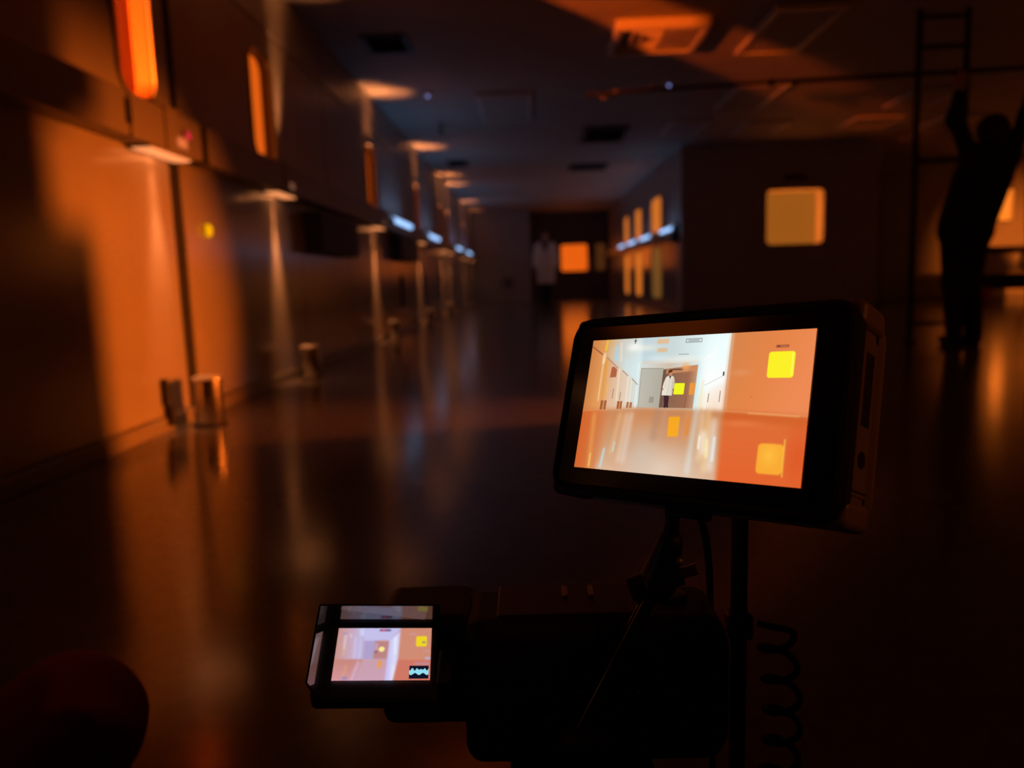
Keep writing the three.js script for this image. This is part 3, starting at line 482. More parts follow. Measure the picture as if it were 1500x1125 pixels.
// the boom operator: seen from behind, dark clothes, both arms up holding the pole
const POLE_A = V(0.74, 2.125, -6.42), POLE_B = V(4.85, 2.195, -6.42);
{
  const Z = -6.42, t = thing('person', 'person in dark clothes with both arms raised, holding the long boom pole overhead', 'person', [3.56, 0, Z]);
  const o = 3.56, q = (x, y, z = 0) => [x - o, y, z];
  const hip = q(3.545, 0.98), ch = q(3.66, 1.34, 0.0), sh = q(3.715, 1.56), nk = q(3.715, 1.60), hd = q(3.715, 1.68, -0.01);
  const sL = q(3.545, 1.545), eL = q(3.455, 1.82, -0.06), hL = q(3.45, 2.10, 0.0), sR = q(3.885, 1.56), eR = q(4.02, 1.82, -0.06), hR = q(4.02, 2.11, 0.0);
  const kL = q(3.475, 0.52, -0.03), aL = q(3.475, 0.09, 0.02), kR = q(3.625, 0.52, -0.05), aR = q(3.645, 0.09, 0.0);
  const torso = [[q(3.46, 0.98), q(3.56, 1.34), 0.115, 0.115], [q(3.63, 0.98), q(3.76, 1.36), 0.115, 0.115], [q(3.53, 1.02), q(3.66, 1.40), 0.12, 0.12], [q(3.59, 1.47), q(3.84, 1.49), 0.085, 0.085], [sh, nk, 0.075, 0.055], [nk, hd, 0.055, 0.06]];
  const legs = [[q(3.465, 0.93), kL, 0.095, 0.062], [kL, aL, 0.062, 0.042], [q(3.625, 0.93), kR, 0.095, 0.062], [kR, aR, 0.062, 0.042]];
  const arms = [[sL, eL, 0.052, 0.042], [eL, hL, 0.040, 0.027], [sR, eR, 0.052, 0.042], [eR, hR, 0.040, 0.027]];
  const body = netSurface(bones([...torso, ...legs, ...arms], 0.05), [-0.4, 0.0, -0.3], [0.7, 2.2, 0.25], 0.016);
  const grip = [0.9, 1.35, 0.9];
  const mk = [body, headGeo(V(...hd), V(0.05, 1, 0), V(-0.35, 0.12, -1)),
    handGeo(V(hL[0], hL[1] - 0.03, 0.033), V(0, 1, -0.05), V(0, 0, -1), 1, grip), handGeo(V(hR[0], hR[1] - 0.03, 0.033), V(0, 1, -0.05), V(0, 0, -1), -1, grip)];
  part('body', merge(mk), M.skin, t);
  const big = (l, d) => l.map(([A, B, a, b]) => [A, B, a + d, (b ?? a) + d]);
  part('hair', hairGeo(V(...hd), V(0.05, 1, 0), V(-0.35, 0.12, -1), true), M.hair, t);
  const shirt = bones([...big(torso.slice(0, 4), 0.018), [sh, q(3.715, 1.60), 0.09, 0.085], ...big([arms[0], arms[2]], 0.018), [eL, [hL[0], hL[1] - 0.09, hL[2]], 0.058, 0.046], [eR, [hR[0], hR[1] - 0.09, hR[2]], 0.058, 0.046]], 0.06);
  part('shirt', netSurface((x, y, z) => Math.max(shirt(x, y, z), 0.86 - y), [-0.4, 0.8, -0.3], [0.7, 2.2, 0.25], 0.016), M.blackCloth, t);
  const tr_ = bones(big([...legs, [q(3.46, 0.93), q(3.46, 1.0), 0.105, 0.105], [q(3.63, 0.93), q(3.63, 1.0), 0.105, 0.105], [q(3.47, 0.95), q(3.62, 0.95), 0.11, 0.11]], 0.022), 0.03);
  part('trousers', netSurface((x, y, z) => Math.max(tr_(x, y, z), 0.07 - y, y - 1.0), [-0.4, 0.0, -0.3], [0.4, 1.1, 0.25], 0.016), M.blackCloth, t);
  for (const a of [aL, aR]) part('shoe', netSurface((x, y, z) => Math.max(smin(cap(x, y, z, [a[0], 0.045, a[2] + 0.03], [a[0], 0.04, a[2] - 0.16], 0.045, 0.04), cap(x, y, z, [a[0], 0.05, a[2]], [a[0], 0.12, a[2]], 0.048, 0.05), 0.03), -y), [a[0] - 0.1, -0.01, a[2] - 0.25], [a[0] + 0.1, 0.19, a[2] + 0.12], 0.008), M.rubber, t);
}
{
  const t = thing('boom_pole', 'long black boom pole with a microphone, held level below the ceiling', 'boom pole', [POLE_B.x, POLE_B.y, POLE_B.z]);
  const A = POLE_A.clone().sub(POLE_B), at = (k) => A.clone().multiplyScalar(k);
  part('pole', [rod(at(0), at(0.35), 0.021), rod(at(0.35), at(0.7), 0.018), rod(at(0.7), at(1), 0.015)], M.plastic, t);
  for (const k of [0.35, 0.7]) part('collar', rod(at(k - 0.006), at(k + 0.006), 0.025), M.plastic, t);
  part('shock_mount', [new THREE.TorusGeometry(0.038, 0.006, 8, 24).rotateY(Math.PI / 2).translate(A.x - 0.05, A.y - 0.01, 0), new THREE.TorusGeometry(0.038, 0.006, 8, 24).rotateY(Math.PI / 2).translate(A.x - 0.13, A.y - 0.015, 0), rod(V(A.x, A.y - 0.03, 0), V(A.x - 0.15, A.y - 0.045, 0), 0.007)], M.plastic, t);
  part('microphone', lathe([[0.001, -0.15], [0.012, -0.148], [0.013, -0.02], [0.016, 0.0], [0.016, 0.12], [0.001, 0.122]]).rotateZ(Math.PI / 2).translate(A.x - 0.12, A.y - 0.012, 0), M.plastic, t);
  for (const [x, y] of [[-0.0, 0.0], [-0.1, -0.05], [0.28, 0.03]]) part('knob', new THREE.SphereGeometry(0.016, 12, 10).translate(A.x + x, A.y + y, 0.02), M.steel, t);
}
// scaffold frame behind the operator
{
  const t = thing('scaffold_frame', 'tall dark tubular frame standing behind the person with the boom pole', 'scaffold frame', [3.53, 0, -6.85]);
  for (const x of [-0.2, 0.2]) { const p = part('post', rod(V(x, 0.02, 0), V(x, 2.78, 0), 0.026), M.black, t); part('foot', lathe([[0.001, 0], [0.055, 0], [0.055, 0.012], [0.028, 0.02], [0.001, 0.02]]).translate(x, 0, 0), M.rubber, p); }
  for (const y of [0.16, 1.55, 2.48, 2.72]) part('crossbar', rod(V(-0.2, y, 0), V(0.2, y, 0), 0.02), M.black, t);
}
// the far figure in a lab coat
{
  const t = thing('person', 'person in a white lab coat and dark trousers standing far down the corridor', 'person', [0.40, 0, -18.45]);
  const sh = 1.47;
  const torso = [[[-0.075, 0.95, 0], [-0.095, 1.35, 0], 0.105, 0.095], [[0.075, 0.95, 0], [0.095, 1.35, 0], 0.105, 0.095], [[-0.13, sh - 0.03, -0.01], [0.13, sh - 0.03, -0.01], 0.065, 0.065], [[0, 1.46, -0.01], [0, 1.60, 0.0], 0.06, 0.052]];
  const legs = [[[-0.085, 0.92, 0], [-0.08, 0.50, 0.02], 0.09, 0.06], [[-0.08, 0.50, 0.02], [-0.075, 0.09, -0.03], 0.06, 0.04], [[0.085, 0.92, 0], [0.075, 0.50, 0.05], 0.09, 0.06], [[0.075, 0.5, 0.05], [0.065, 0.09, 0.06], 0.06, 0.04]];
  const arm = (s) => [[[s * 0.185, sh - 0.03, -0.01], [s * 0.235, 1.17, -0.02], 0.05, 0.042], [[s * 0.235, 1.17, -0.02], [s * 0.255, 0.93, 0.03], 0.038, 0.028]];
  const arms = [...arm(-1), ...arm(1)], body = netSurface(bones([...torso, ...legs, ...arms], 0.045), [-0.4, 0, -0.2], [0.4, 1.75, 0.25], 0.017);
  const relax = [0.25, 0.35, 0.3], hp = V(0, 1.685, 0.02), face = V(0.35, 0, 1);
  part('body', merge([body, headGeo(hp, V(0, 1, 0), face), handGeo(V(-0.257, 0.925, 0.032), V(-0.02, -1, 0.12), V(1, 0, 0.2), 1, relax), handGeo(V(0.257, 0.925, 0.032), V(0.02, -1, 0.12), V(-1, 0, 0.2), -1, relax)]), M.skin, t);
  part('hair', hairGeo(hp, V(0, 1, 0), face, false), M.hair, t);
  const cb = bones([[[-0.09, 0.95, 0], [-0.10, 1.36, 0], 0.125, 0.112], [[0.09, 0.95, 0], [0.10, 1.36, 0], 0.125, 0.112], [[-0.10, 0.56, 0], [-0.09, 0.98, 0], 0.15, 0.125], [[0.10, 0.56, 0], [0.09, 0.98, 0], 0.15, 0.125], [[-0.14, sh - 0.03, -0.01], [0.14, sh - 0.03, -0.01], 0.08, 0.08], ...arms.map(([A, B, a, b]) => [A, B, a + 0.02, b + 0.024])], 0.05);
  part('coat', netSurface((x, y, z) => { let d = Math.max(cb(x, y, z), 0.56 - y); d = Math.max(d, -(Math.max(Math.abs(x) - (y - 1.27) * 0.32, 1.27 - y, -z))); return y < 0.97 && Math.abs(x) > 0.21 ? Math.max(d, 0.95 - y) : d; }, [-0.42, 0.5, -0.25], [0.42, 1.6, 0.25], 0.013), M.coat, t);
  const tb = bones([...legs.map(([A, B, a, b]) => [A, B, a + 0.02, b + 0.022]), [[-0.08, 0.95, 0], [0.08, 0.95, 0], 0.12, 0.12]], 0.03);
  part('trousers', netSurface((x, y, z) => Math.max(tb(x, y, z), 0.06 - y), [-0.3, 0, -0.2], [0.3, 1.1, 0.25], 0.014), M.trousers, t);
  part('shirt', netSurface((x, y, z) => Math.max(bones(torso.map(([A, B, a, b]) => [A, B, a + 0.01, b + 0.01]), 0.045)(x, y, z), 0.93 - y, y - 1.53), [-0.3, 0.9, -0.2], [0.3, 1.6, 0.2], 0.014), M.trousers, t);
  for (const [x, z] of [[-0.075, -0.03], [0.065, 0.06]]) part('shoe', netSurface((a, y, c) => Math.max(smin(cap(a, y, c, [x, 0.042, z - 0.05], [x * 1.2, 0.035, z + 0.15], 0.042, 0.036), cap(a, y, c, [x, 0.05, z], [x, 0.11, z], 0.045, 0.045), 0.03), -y), [x - 0.1, -0.01, z - 0.12], [x + 0.1, 0.17, z + 0.22], 0.008), M.rubber, t);
}

// ---------------------------------------------------------------- screens (flat pictures shown by the displays)
function canvas(w, h) { const c = document.createElement('canvas'); c.width = w; c.height = h; return [c, c.getContext('2d')]; }
function poly(g, pts, fill) { g.fillStyle = fill; g.beginPath(); pts.forEach(([x, y], i) => (i ? g.lineTo(x, y) : g.moveTo(x, y))); g.closePath(); g.fill(); }
function lin(g, x0, y0, x1, y1, stops) { const l = g.createLinearGradient(x0, y0, x1, y1); stops.forEach(([k, c]) => l.addColorStop(k, c)); return l; }
function blob(g, x, y, rx, ry, c, rot = 0, hard = 0) { g.save(); g.translate(x, y); g.rotate(rot); g.scale(rx, ry); const r = g.createRadialGradient(0, 0, hard, 0, 0, 1); r.addColorStop(0, `rgba(${c})`); r.addColorStop(1, `rgba(${c.split(',').slice(0, 3).join(',')},0)`); g.fillStyle = r; g.beginPath(); g.arc(0, 0, 1, 0, 7); g.fill(); g.restore(); }
function softBar(g, x0, y0, x1, y1, w, c, n = 5) { for (let i = n; i > 0; i--) { g.strokeStyle = `rgba(${c},${0.9 / n})`; g.lineWidth = w * i / n; g.lineCap = 'round'; g.beginPath(); g.moveTo(x0, y0); g.lineTo(x1, y1); g.stroke(); } }
function soften(g, w, h, r, passes = 2) {                         // box blur of what is drawn so far
  const im = g.getImageData(0, 0, w, h), d = im.data, line = new Float32Array(Math.max(w, h));
  const run = (n, off, step) => { for (let k = 0; k < 3; k++) { let s = 0, c = 0; for (let i = -r; i < n; i++) { const a = i + r, b = i - r - 1; if (a < n) { s += d[off + a * step + k]; c++; } if (b >= 0) { s -= d[off + b * step + k]; c--; } if (i >= 0) line[i] = s / c; } for (let i = 0; i < n; i++) d[off + i * step + k] = line[i]; } };
  for (let p = 0; p < passes; p++) { for (let y = 0; y < h; y++) run(w, y * w * 4, 4); for (let x = 0; x < w; x++) run(h, x * 4, w * 4); }
  g.putImageData(im, 0, 0);
}
function corridorView(g) {                                       // the 960 x 540 view on the large monitor
  const bar = softBar;
  g.fillStyle = 'rgb(226,205,184)'; g.fillRect(0, 0, 960, 540);
  // soft layer: walls, ceiling, floor with its long reflections
  poly(g, [[0, 0], [649, 0], [649, 100], [525, 106], [265, 100]], lin(g, 0, 0, 650, 0, [[0, 'rgb(224,166,110)'], [0.14, 'rgb(214,204,190)'], [0.4, 'rgb(190,212,220)'], [0.62, 'rgb(198,216,216)'], [0.85, 'rgb(222,244,246)'], [1, 'rgb(234,252,252)']]));
  poly(g, [[525, 106], [650, 0], [651, 290], [524, 286]], lin(g, 525, 0, 650, 0, [[0, 'rgb(206,238,240)'], [0.3, 'rgb(244,252,250)'], [1, 'rgb(252,252,248)']]));
  poly(g, [[525, 236], [650, 180], [651, 290], [524, 286]], lin(g, 525, 0, 650, 0, [[0, 'rgb(214,242,246)'], [0.3, 'rgb(250,236,214)'], [0.7, 'rgb(248,224,200)'], [1, 'rgb(250,234,220)']]));
  poly(g, [[0, 0], [75, 0], [266, 104], [276, 284], [0, 302]], lin(g, 0, 0, 272, 0, [[0, 'rgb(206,128,70)'], [0.2, 'rgb(222,150,88)'], [0.33, 'rgb(226,160,92)'], [0.46, 'rgb(224,182,150)'], [0.75, 'rgb(226,206,184)'], [1, 'rgb(206,228,230)']]));
  poly(g, [[75, 0], [250, 0], [266, 104], [250, 180], [84, 72]], lin(g, 75, 0, 260, 60, [[0, 'rgb(222,162,96)'], [0.4, 'rgb(206,202,190)'], [1, 'rgb(214,234,236)']]));
  blob(g, 590, 140, 80, 150, '252,255,255,1'); blob(g, 612, 60, 100, 100, '236,255,255,0.95'); blob(g, 218, 36, 50, 24, '255,255,252,1'); blob(g, 270, 42, 90, 14, '255,246,226,0.9'); blob(g, 440, 92, 150, 12, '255,248,236,0.8'); blob(g, 330, 86, 80, 14, '226,240,244,0.8');
  poly(g, [[0, 301], [276, 284], [524, 285], [650, 290], [650, 540], [0, 540]], lin(g, 0, 284, 0, 540, [[0, 'rgb(198,132,86)'], [0.25, 'rgb(204,142,98)'], [0.6, 'rgb(206,158,122)'], [1, 'rgb(222,182,152)']]));
  poly(g, [[0, 300], [170, 290], [110, 540], [0, 540]], lin(g, 0, 0, 160, 0, [[0, 'rgb(212,100,44)'], [0.5, 'rgba(214,110,54,0.85)'], [1, 'rgba(210,130,80,0)']])); blob(g, 420, 520, 200, 120, '230,210,192,0.8'); blob(g, 320, 470, 110, 150, '206,190,174,0.7');
  bar(g, 372, 292, 366, 400, 40, '176,136,112'); bar(g, 405, 300, 404, 400, 22, '192,152,128');
  bar(g, 64, 316, 74, 534, 20, '246,190,104'); bar(g, 196, 312, 176, 470, 22, '236,196,150'); bar(g, 226, 312, 214, 500, 20, '240,220,196'); bar(g, 250, 312, 238, 500, 26, '234,222,210'); bar(g, 140, 330, 116, 500, 16, '226,150,92');
  bar(g, 540, 292, 532, 520, 28, '222,236,238'); bar(g, 566, 300, 572, 470, 24, '255,232,190'); bar(g, 592, 300, 598, 510, 26, '255,220,160'); bar(g, 618, 330, 622, 500, 34, '250,244,236'); bar(g, 580, 380, 590, 440, 40, '255,252,240');
  bar(g, 504, 300, 502, 400, 26, '226,150,92');
  poly(g, [[648, 0], [960, 0], [960, 300], [649, 289]], lin(g, 650, 0, 960, 120, [[0, 'rgb(212,132,76)'], [0.5, 'rgb(228,132,72)'], [1, 'rgb(238,138,84)']])); blob(g, 700, 150, 60, 6, '240,190,160,0.7');
  poly(g, [[649, 290], [960, 301], [960, 540], [651, 540]], lin(g, 0, 290, 0, 540, [[0, 'rgb(206,94,38)'], [0.3, 'rgb(224,108,54)'], [1, 'rgb(228,100,46)']])); blob(g, 720, 334, 130, 10, '244,146,88,0.9'); blob(g, 840, 344, 100, 8, '234,128,70,0.6'); blob(g, 940, 440, 60, 130, '220,84,36,0.7');
  soften(g, 960, 540, 7, 3);
  // window reflections: softer than the windows, sharper than the walls
  poly(g, [[424, 318], [473, 316], [474, 392], [428, 394]], 'rgb(246,168,36)'); poly(g, [[498, 322], [520, 322], [518, 384], [500, 386]], 'rgb(222,140,72)');
  roundBox(g, 797, 400, 92, 104, 14, 'rgb(250,170,52)'); blob(g, 840, 440, 44, 50, '255,196,70,0.7'); bar(g, 890, 384, 892, 508, 7, '255,232,90', 3);
  bar(g, 74, 480, 74, 530, 9, '255,226,130', 3); bar(g, 140, 458, 133, 528, 15, '176,240,255', 4); bar(g, 187, 428, 184, 462, 10, '190,238,252', 4); bar(g, 598, 400, 602, 460, 14, '255,240,170', 3); bar(g, 627, 390, 628, 470, 16, '232,252,255', 4); bar(g, 566, 388, 566, 430, 12, '255,255,246', 3);
  poly(g, [[649, 289], [960, 300], [960, 304], [649, 292]], 'rgb(232,150,96)'); bar(g, 745, 297, 930, 304, 4, '255,204,120', 3); bar(g, 0, 302, 276, 285, 3, '226,180,140', 2);
  // wall lights and columns
  bar(g, 78, -6, 74, 44, 11, '248,226,36', 3); bar(g, 72, 62, 71, 96, 18, '255,240,222', 4); bar(g, 70, 78, 72, 258, 9, '255,240,196', 5); bar(g, 86, 80, 92, 262, 12, '230,152,58', 4); bar(g, 159, 128, 165, 258, 8, '255,246,214', 4); bar(g, 208, 158, 214, 262, 7, '255,248,226', 4); bar(g, 226, 170, 230, 264, 6, '255,246,220', 4); bar(g, 252, 110, 262, 282, 12, '236,252,252', 5); bar(g, 112, 30, 116, 70, 10, '236,190,140', 4);
  bar(g, 128, 34, 134, 84, 20, '160,218,252', 5); bar(g, 190, 92, 194, 130, 14, '196,232,252', 5); bar(g, 110, 190, 112, 226, 6, '244,196,60', 3); bar(g, 150, 18, 160, 92, 12, '240,230,214', 5);
  bar(g, 527, 112, 527, 284, 14, '200,244,252', 5); bar(g, 552, 180, 548, 284, 10, '255,222,166', 4); bar(g, 574, 150, 570, 284, 9, '255,255,248', 4); bar(g, 546, 96, 600, 60, 6, '255,255,255', 3);
  for (const [x, y, w, h] of [[324, 8, 54, 20], [330, 46, 46, 16]]) { g.fillStyle = 'rgba(224,186,142,0.9)'; g.fillRect(x, y, w, h); }
  soften(g, 960, 540, 2, 2);
  // crisp layer
  g.strokeStyle = 'rgb(132,148,150)'; g.lineWidth = 3; g.strokeRect(456, 14, 68, 13); g.fillStyle = 'rgb(166,182,184)'; g.fillRect(466, 17, 48, 7); g.fillStyle = 'rgb(160,160,158)'; g.fillRect(430, 72, 46, 3);
  g.fillStyle = 'rgb(60,62,66)'; g.fillRect(217, 3, 4, 19); g.fillRect(212, 9, 14, 3);
  g.strokeStyle = 'rgba(150,84,54,0.9)'; g.lineWidth = 5; g.beginPath(); g.moveTo(0, 26); g.lineTo(60, 62); g.stroke(); g.lineWidth = 3; g.strokeStyle = 'rgba(150,112,100,0.9)'; g.beginPath(); g.moveTo(86, 76); g.lineTo(150, 122); g.moveTo(176, 134); g.lineTo(206, 156); g.moveTo(228, 168); g.lineTo(258, 192); g.stroke();
  for (const [x, y, w, h] of [[87, 258, 30, 38], [172, 260, 24, 32], [219, 263, 10, 24], [234, 264, 11, 23]]) { g.fillStyle = 'rgb(156,90,54)'; g.fillRect(x, y, w, h); g.fillStyle = 'rgb(206,140,92)'; g.fillRect(x + w * 0.4, y, w * 0.25, h); }
  poly(g, [[118, 118], [130, 116], [147, 128], [147, 160], [116, 162]], 'rgb(178,98,68)'); g.fillStyle = 'rgb(128,92,68)'; for (const [x, y, h] of [[142, 208, 42], [180, 222, 34], [626, 216, 42], [580, 226, 33]]) g.fillRect(x, y, 2.5, h);
  g.fillStyle = 'rgb(56,56,62)'; g.fillRect(629, 145, 6, 15); g.strokeStyle = 'rgba(200,190,180,0.8)'; g.lineWidth = 2; g.beginPath(); g.moveTo(632, 160); g.lineTo(560, 196); g.stroke();
  poly(g, [[266, 108], [525, 108], [524, 286], [276, 284]], lin(g, 266, 0, 525, 0, [[0, 'rgb(214,222,218)'], [0.5, 'rgb(206,190,170)'], [1, 'rgb(214,232,234)']]));
  poly(g, [[267, 126], [372, 128], [375, 283], [276, 284]], lin(g, 267, 0, 375, 0, [[0, 'rgb(190,188,176)'], [1, 'rgb(176,170,154)']])); g.strokeStyle = 'rgb(138,132,120)'; g.lineWidth = 2; g.beginPath(); g.moveTo(267, 126); g.lineTo(276, 284); g.moveTo(268, 126); g.lineTo(371, 128); g.stroke(); g.strokeRect(325, 243, 18, 20); g.fillStyle = 'rgb(154,150,138)'; g.fillRect(327, 245, 14, 16);
  poly(g, [[371, 132], [522, 116], [522, 284], [373, 285]], lin(g, 372, 0, 524, 0, [[0, 'rgb(108,82,66)'], [0.3, 'rgb(140,102,80)'], [0.75, 'rgb(158,106,78)'], [1, 'rgb(196,150,118)']]));
  poly(g, [[385, 132], [522, 116], [522, 140], [385, 150]], 'rgba(206,140,96,0.8)'); g.fillStyle = 'rgb(104,76,60)'; g.fillRect(412, 130, 46, 6); blob(g, 470, 124, 26, 22, '244,166,96,0.9');
  g.strokeStyle = 'rgba(110,76,58,0.8)'; g.beginPath(); g.moveTo(488, 236); g.lineTo(486, 284); g.stroke();
  roundBox(g, 430, 187, 45, 44, 3, 'rgb(240,246,36)'); roundBox(g, 497, 186, 24, 46, 3, 'rgb(232,150,64)');
  roundBox(g, 799, 76, 96, 94, 10, 'rgb(252,240,40)'); bar(g, 886, 84, 888, 160, 8, '255,254,120', 3); g.fillStyle = 'rgb(166,88,58)'; g.fillRect(822, 52, 47, 10); g.fillStyle = 'rgb(116,62,46)'; g.fillRect(828, 54, 7, 6); g.fillStyle = 'rgb(196,110,76)'; g.fillRect(838, 55, 26, 4); g.fillStyle = 'rgb(190,96,50)'; g.fillRect(748, 236, 6, 3);
  poly(g, [[647, 0], [650, 0], [651, 289], [648, 289]], 'rgba(190,140,110,0.8)');
  // the walker
  poly(g, [[388, 232], [412, 232], [413, 278], [396, 279]], 'rgb(62,34,44)'); poly(g, [[394, 276], [403, 276], [404, 286], [396, 286]], 'rgb(40,26,30)'); poly(g, [[406, 275], [413, 275], [416, 284], [408, 285]], 'rgb(40,26,30)');
  poly(g, [[388, 163], [398, 157], [412, 157], [423, 162], [429, 178], [430, 206], [427, 212], [424, 236], [378, 235], [377, 208], [380, 186]], lin(g, 378, 0, 430, 0, [[0, 'rgb(236,228,214)'], [0.7, 'rgb(226,216,200)'], [1, 'rgb(206,188,166)']])); poly(g, [[400, 158], [411, 158], [407, 170]], 'rgb(70,56,54)'); g.strokeStyle = 'rgba(176,164,150,0.8)'; g.lineWidth = 1.5; g.beginPath(); g.moveTo(407, 170); g.lineTo(402, 234); g.moveTo(390, 178); g.lineTo(388, 206); g.moveTo(420, 178); g.lineTo(422, 206); g.stroke();
  poly(g, [[377, 206], [383, 206], [382, 216], [377, 215]], 'rgb(190,132,100)'); poly(g, [[424, 208], [430, 208], [429, 218], [424, 217]], 'rgb(150,96,74)');
  g.fillStyle = 'rgb(206,140,104)'; g.beginPath(); g.ellipse(406, 146, 8, 11, 0, 0, 7); g.fill(); g.fillStyle = 'rgb(92,52,34)'; g.beginPath(); g.ellipse(404, 139, 9.5, 7, -0.2, 0, 7); g.fill(); g.fillRect(395, 138, 5, 10);
  g.fillStyle = 'rgb(190,160,134)'; g.fillRect(266, 283, 258, 2.5);
  soften(g, 960, 540, 1, 1);
}
function roundBox(g, x, y, w, h, r, c) { g.fillStyle = c; g.beginPath(); g.moveTo(x + r, y); g.lineTo(x + w - r, y); g.arc(x + w - r, y + r, r, -Math.PI / 2, 0); g.lineTo(x + w, y + h - r); g.arc(x + w - r, y + h - r, r, 0, Math.PI / 2); g.lineTo(x + r, y + h); g.arc(x + r, y + h - r, r, Math.PI / 2, Math.PI); g.lineTo(x, y + r); g.arc(x + r, y + r, r, Math.PI, 1.5 * Math.PI); g.closePath(); g.fill(); }
function smallView(g) {                                          // the 480 x 300 view on the camera's own screen
  g.fillStyle = 'rgb(198,176,206)'; g.fillRect(0, 0, 480, 300);
  poly(g, [[0, 0], [120, 0], [130, 190], [0, 190]], lin(g, 0, 0, 130, 0, [[0, 'rgb(206,150,140)'], [0.5, 'rgb(206,170,190)'], [1, 'rgb(196,192,236)']])); poly(g, [[110, 0], [320, 0], [265, 76], [195, 74], [140, 76]], 'rgb(200,196,240)');
  poly(g, [[0, 182], [480, 184], [480, 300], [0, 300]], lin(g, 0, 182, 0, 300, [[0, 'rgb(204,138,126)'], [1, 'rgb(216,152,160)']])); poly(g, [[140, 182], [300, 182], [300, 300], [110, 300]], 'rgba(206,168,190,0.8)');
  poly(g, [[141, 76], [195, 76], [188, 180], [141, 180]], 'rgb(178,164,208)'); poly(g, [[195, 76], [265, 76], [260, 180], [190, 180]], 'rgb(192,134,134)'); blob(g, 236, 76, 16, 8, '240,150,110,0.9');
  softBar(g, 40, 44, 40, 120, 14, '240,230,240'); softBar(g, 40, 110, 42, 158, 12, '230,200,130'); softBar(g, 64, 36, 70, 56, 12, '216,224,255'); softBar(g, 118, 12, 122, 40, 26, '222,232,255'); softBar(g, 92, 60, 96, 170, 18, '214,206,244'); softBar(g, 122, 70, 124, 170, 18, '206,206,250'); softBar(g, 62, 220, 50, 290, 12, '236,168,120'); softBar(g, 120, 200, 96, 296, 24, '214,190,230');
  poly(g, [[265, 76], [318, 20], [318, 300], [258, 300]], lin(g, 262, 0, 322, 0, [[0, 'rgb(204,196,246)'], [0.6, 'rgb(226,224,255)'], [1, 'rgb(206,196,236)']])); softBar(g, 296, 60, 300, 150, 18, '240,250,255'); softBar(g, 296, 226, 298, 290, 26, '236,240,255');
  poly(g, [[320, 0], [480, 0], [480, 184], [316, 184]], 'rgb(212,142,118)'); poly(g, [[316, 182], [480, 184], [480, 300], [298, 300]], 'rgb(212,122,104)'); softBar(g, 320, 182, 478, 184, 4, '236,160,110', 2);
  softBar(g, 204, 96, 202, 128, 16, '214,200,240'); g.fillStyle = 'rgb(80,50,70)'; g.fillRect(198, 136, 9, 9); blob(g, 230, 125, 17, 17, '255,238,150,1', 0, 0.55); roundBox(g, 217, 188, 18, 44, 5, 'rgb(238,160,84)');
  roundBox(g, 404, 50, 52, 58, 5, 'rgb(244,216,36)'); g.fillStyle = 'rgb(180,170,90)'; g.fillRect(432, 78, 20, 14);
  g.fillStyle = 'rgb(130,110,150)'; g.fillRect(212, 7, 56, 11); g.fillStyle = 'rgb(226,90,120)'; g.fillRect(222, 7, 16, 10); g.fillStyle = 'rgb(150,140,200)'; g.fillRect(50, 280, 22, 14); g.fillRect(20, 30, 26, 5); g.fillStyle = 'rgb(206,160,170)'; g.fillRect(370, 32, 34, 8); g.fillRect(440, 132, 34, 7); g.fillStyle = 'rgb(180,190,240)'; g.fillRect(452, 172, 24, 12); g.fillStyle = 'rgb(190,150,180)'; g.fillRect(400, 204, 74, 8);
  soften(g, 480, 300, 5, 2);
  g.fillStyle = 'rgb(130,110,150)'; g.fillRect(212, 7, 56, 11); g.fillStyle = 'rgb(226,90,120)'; g.fillRect(222, 7, 16, 10); roundBox(g, 404, 50, 52, 58, 5, 'rgb(244,216,36)'); g.fillStyle = 'rgb(180,170,90)'; g.fillRect(432, 78, 20, 14); blob(g, 230, 125, 17, 17, '255,238,150,1', 0, 0.55);
  g.fillStyle = 'rgb(14,18,38)'; g.fillRect(376, 220, 96, 72); g.fillStyle = 'rgb(150,226,244)'; g.beginPath(); g.moveTo(376, 258); for (let x = 0; x <= 96; x += 6) g.lineTo(376 + x, 246 - 9 * Math.abs(Math.sin(x * 0.11)) + 6 * Math.sin(x * 0.3)); for (let x = 96; x >= 0; x -= 6) g.lineTo(376 + x, 266 + 6 * Math.sin(x * 0.16)); g.fill(); g.fillStyle = 'rgb(220,120,90)'; g.fillRect(436, 292, 34, 8);
}
// ---
function screenMaterial(w, h, draw, k) {
  const [c, g] = canvas(w, h); draw(g); const t = new THREE.CanvasTexture(c); t.colorSpace = THREE.SRGBColorSpace;
  return new THREE.MeshPhysicalMaterial({ color: new THREE.Color(0, 0, 0), roughness: 0.12, emissive: new THREE.Color(1, 1, 1), emissiveMap: t, emissiveIntensity: k });
}
function poseGroup(o, x, y, z, pos) { o.quaternion.setFromRotationMatrix(new THREE.Matrix4().makeBasis(V(...x), V(...y), V(...z))); o.position.set(...pos); return o; }

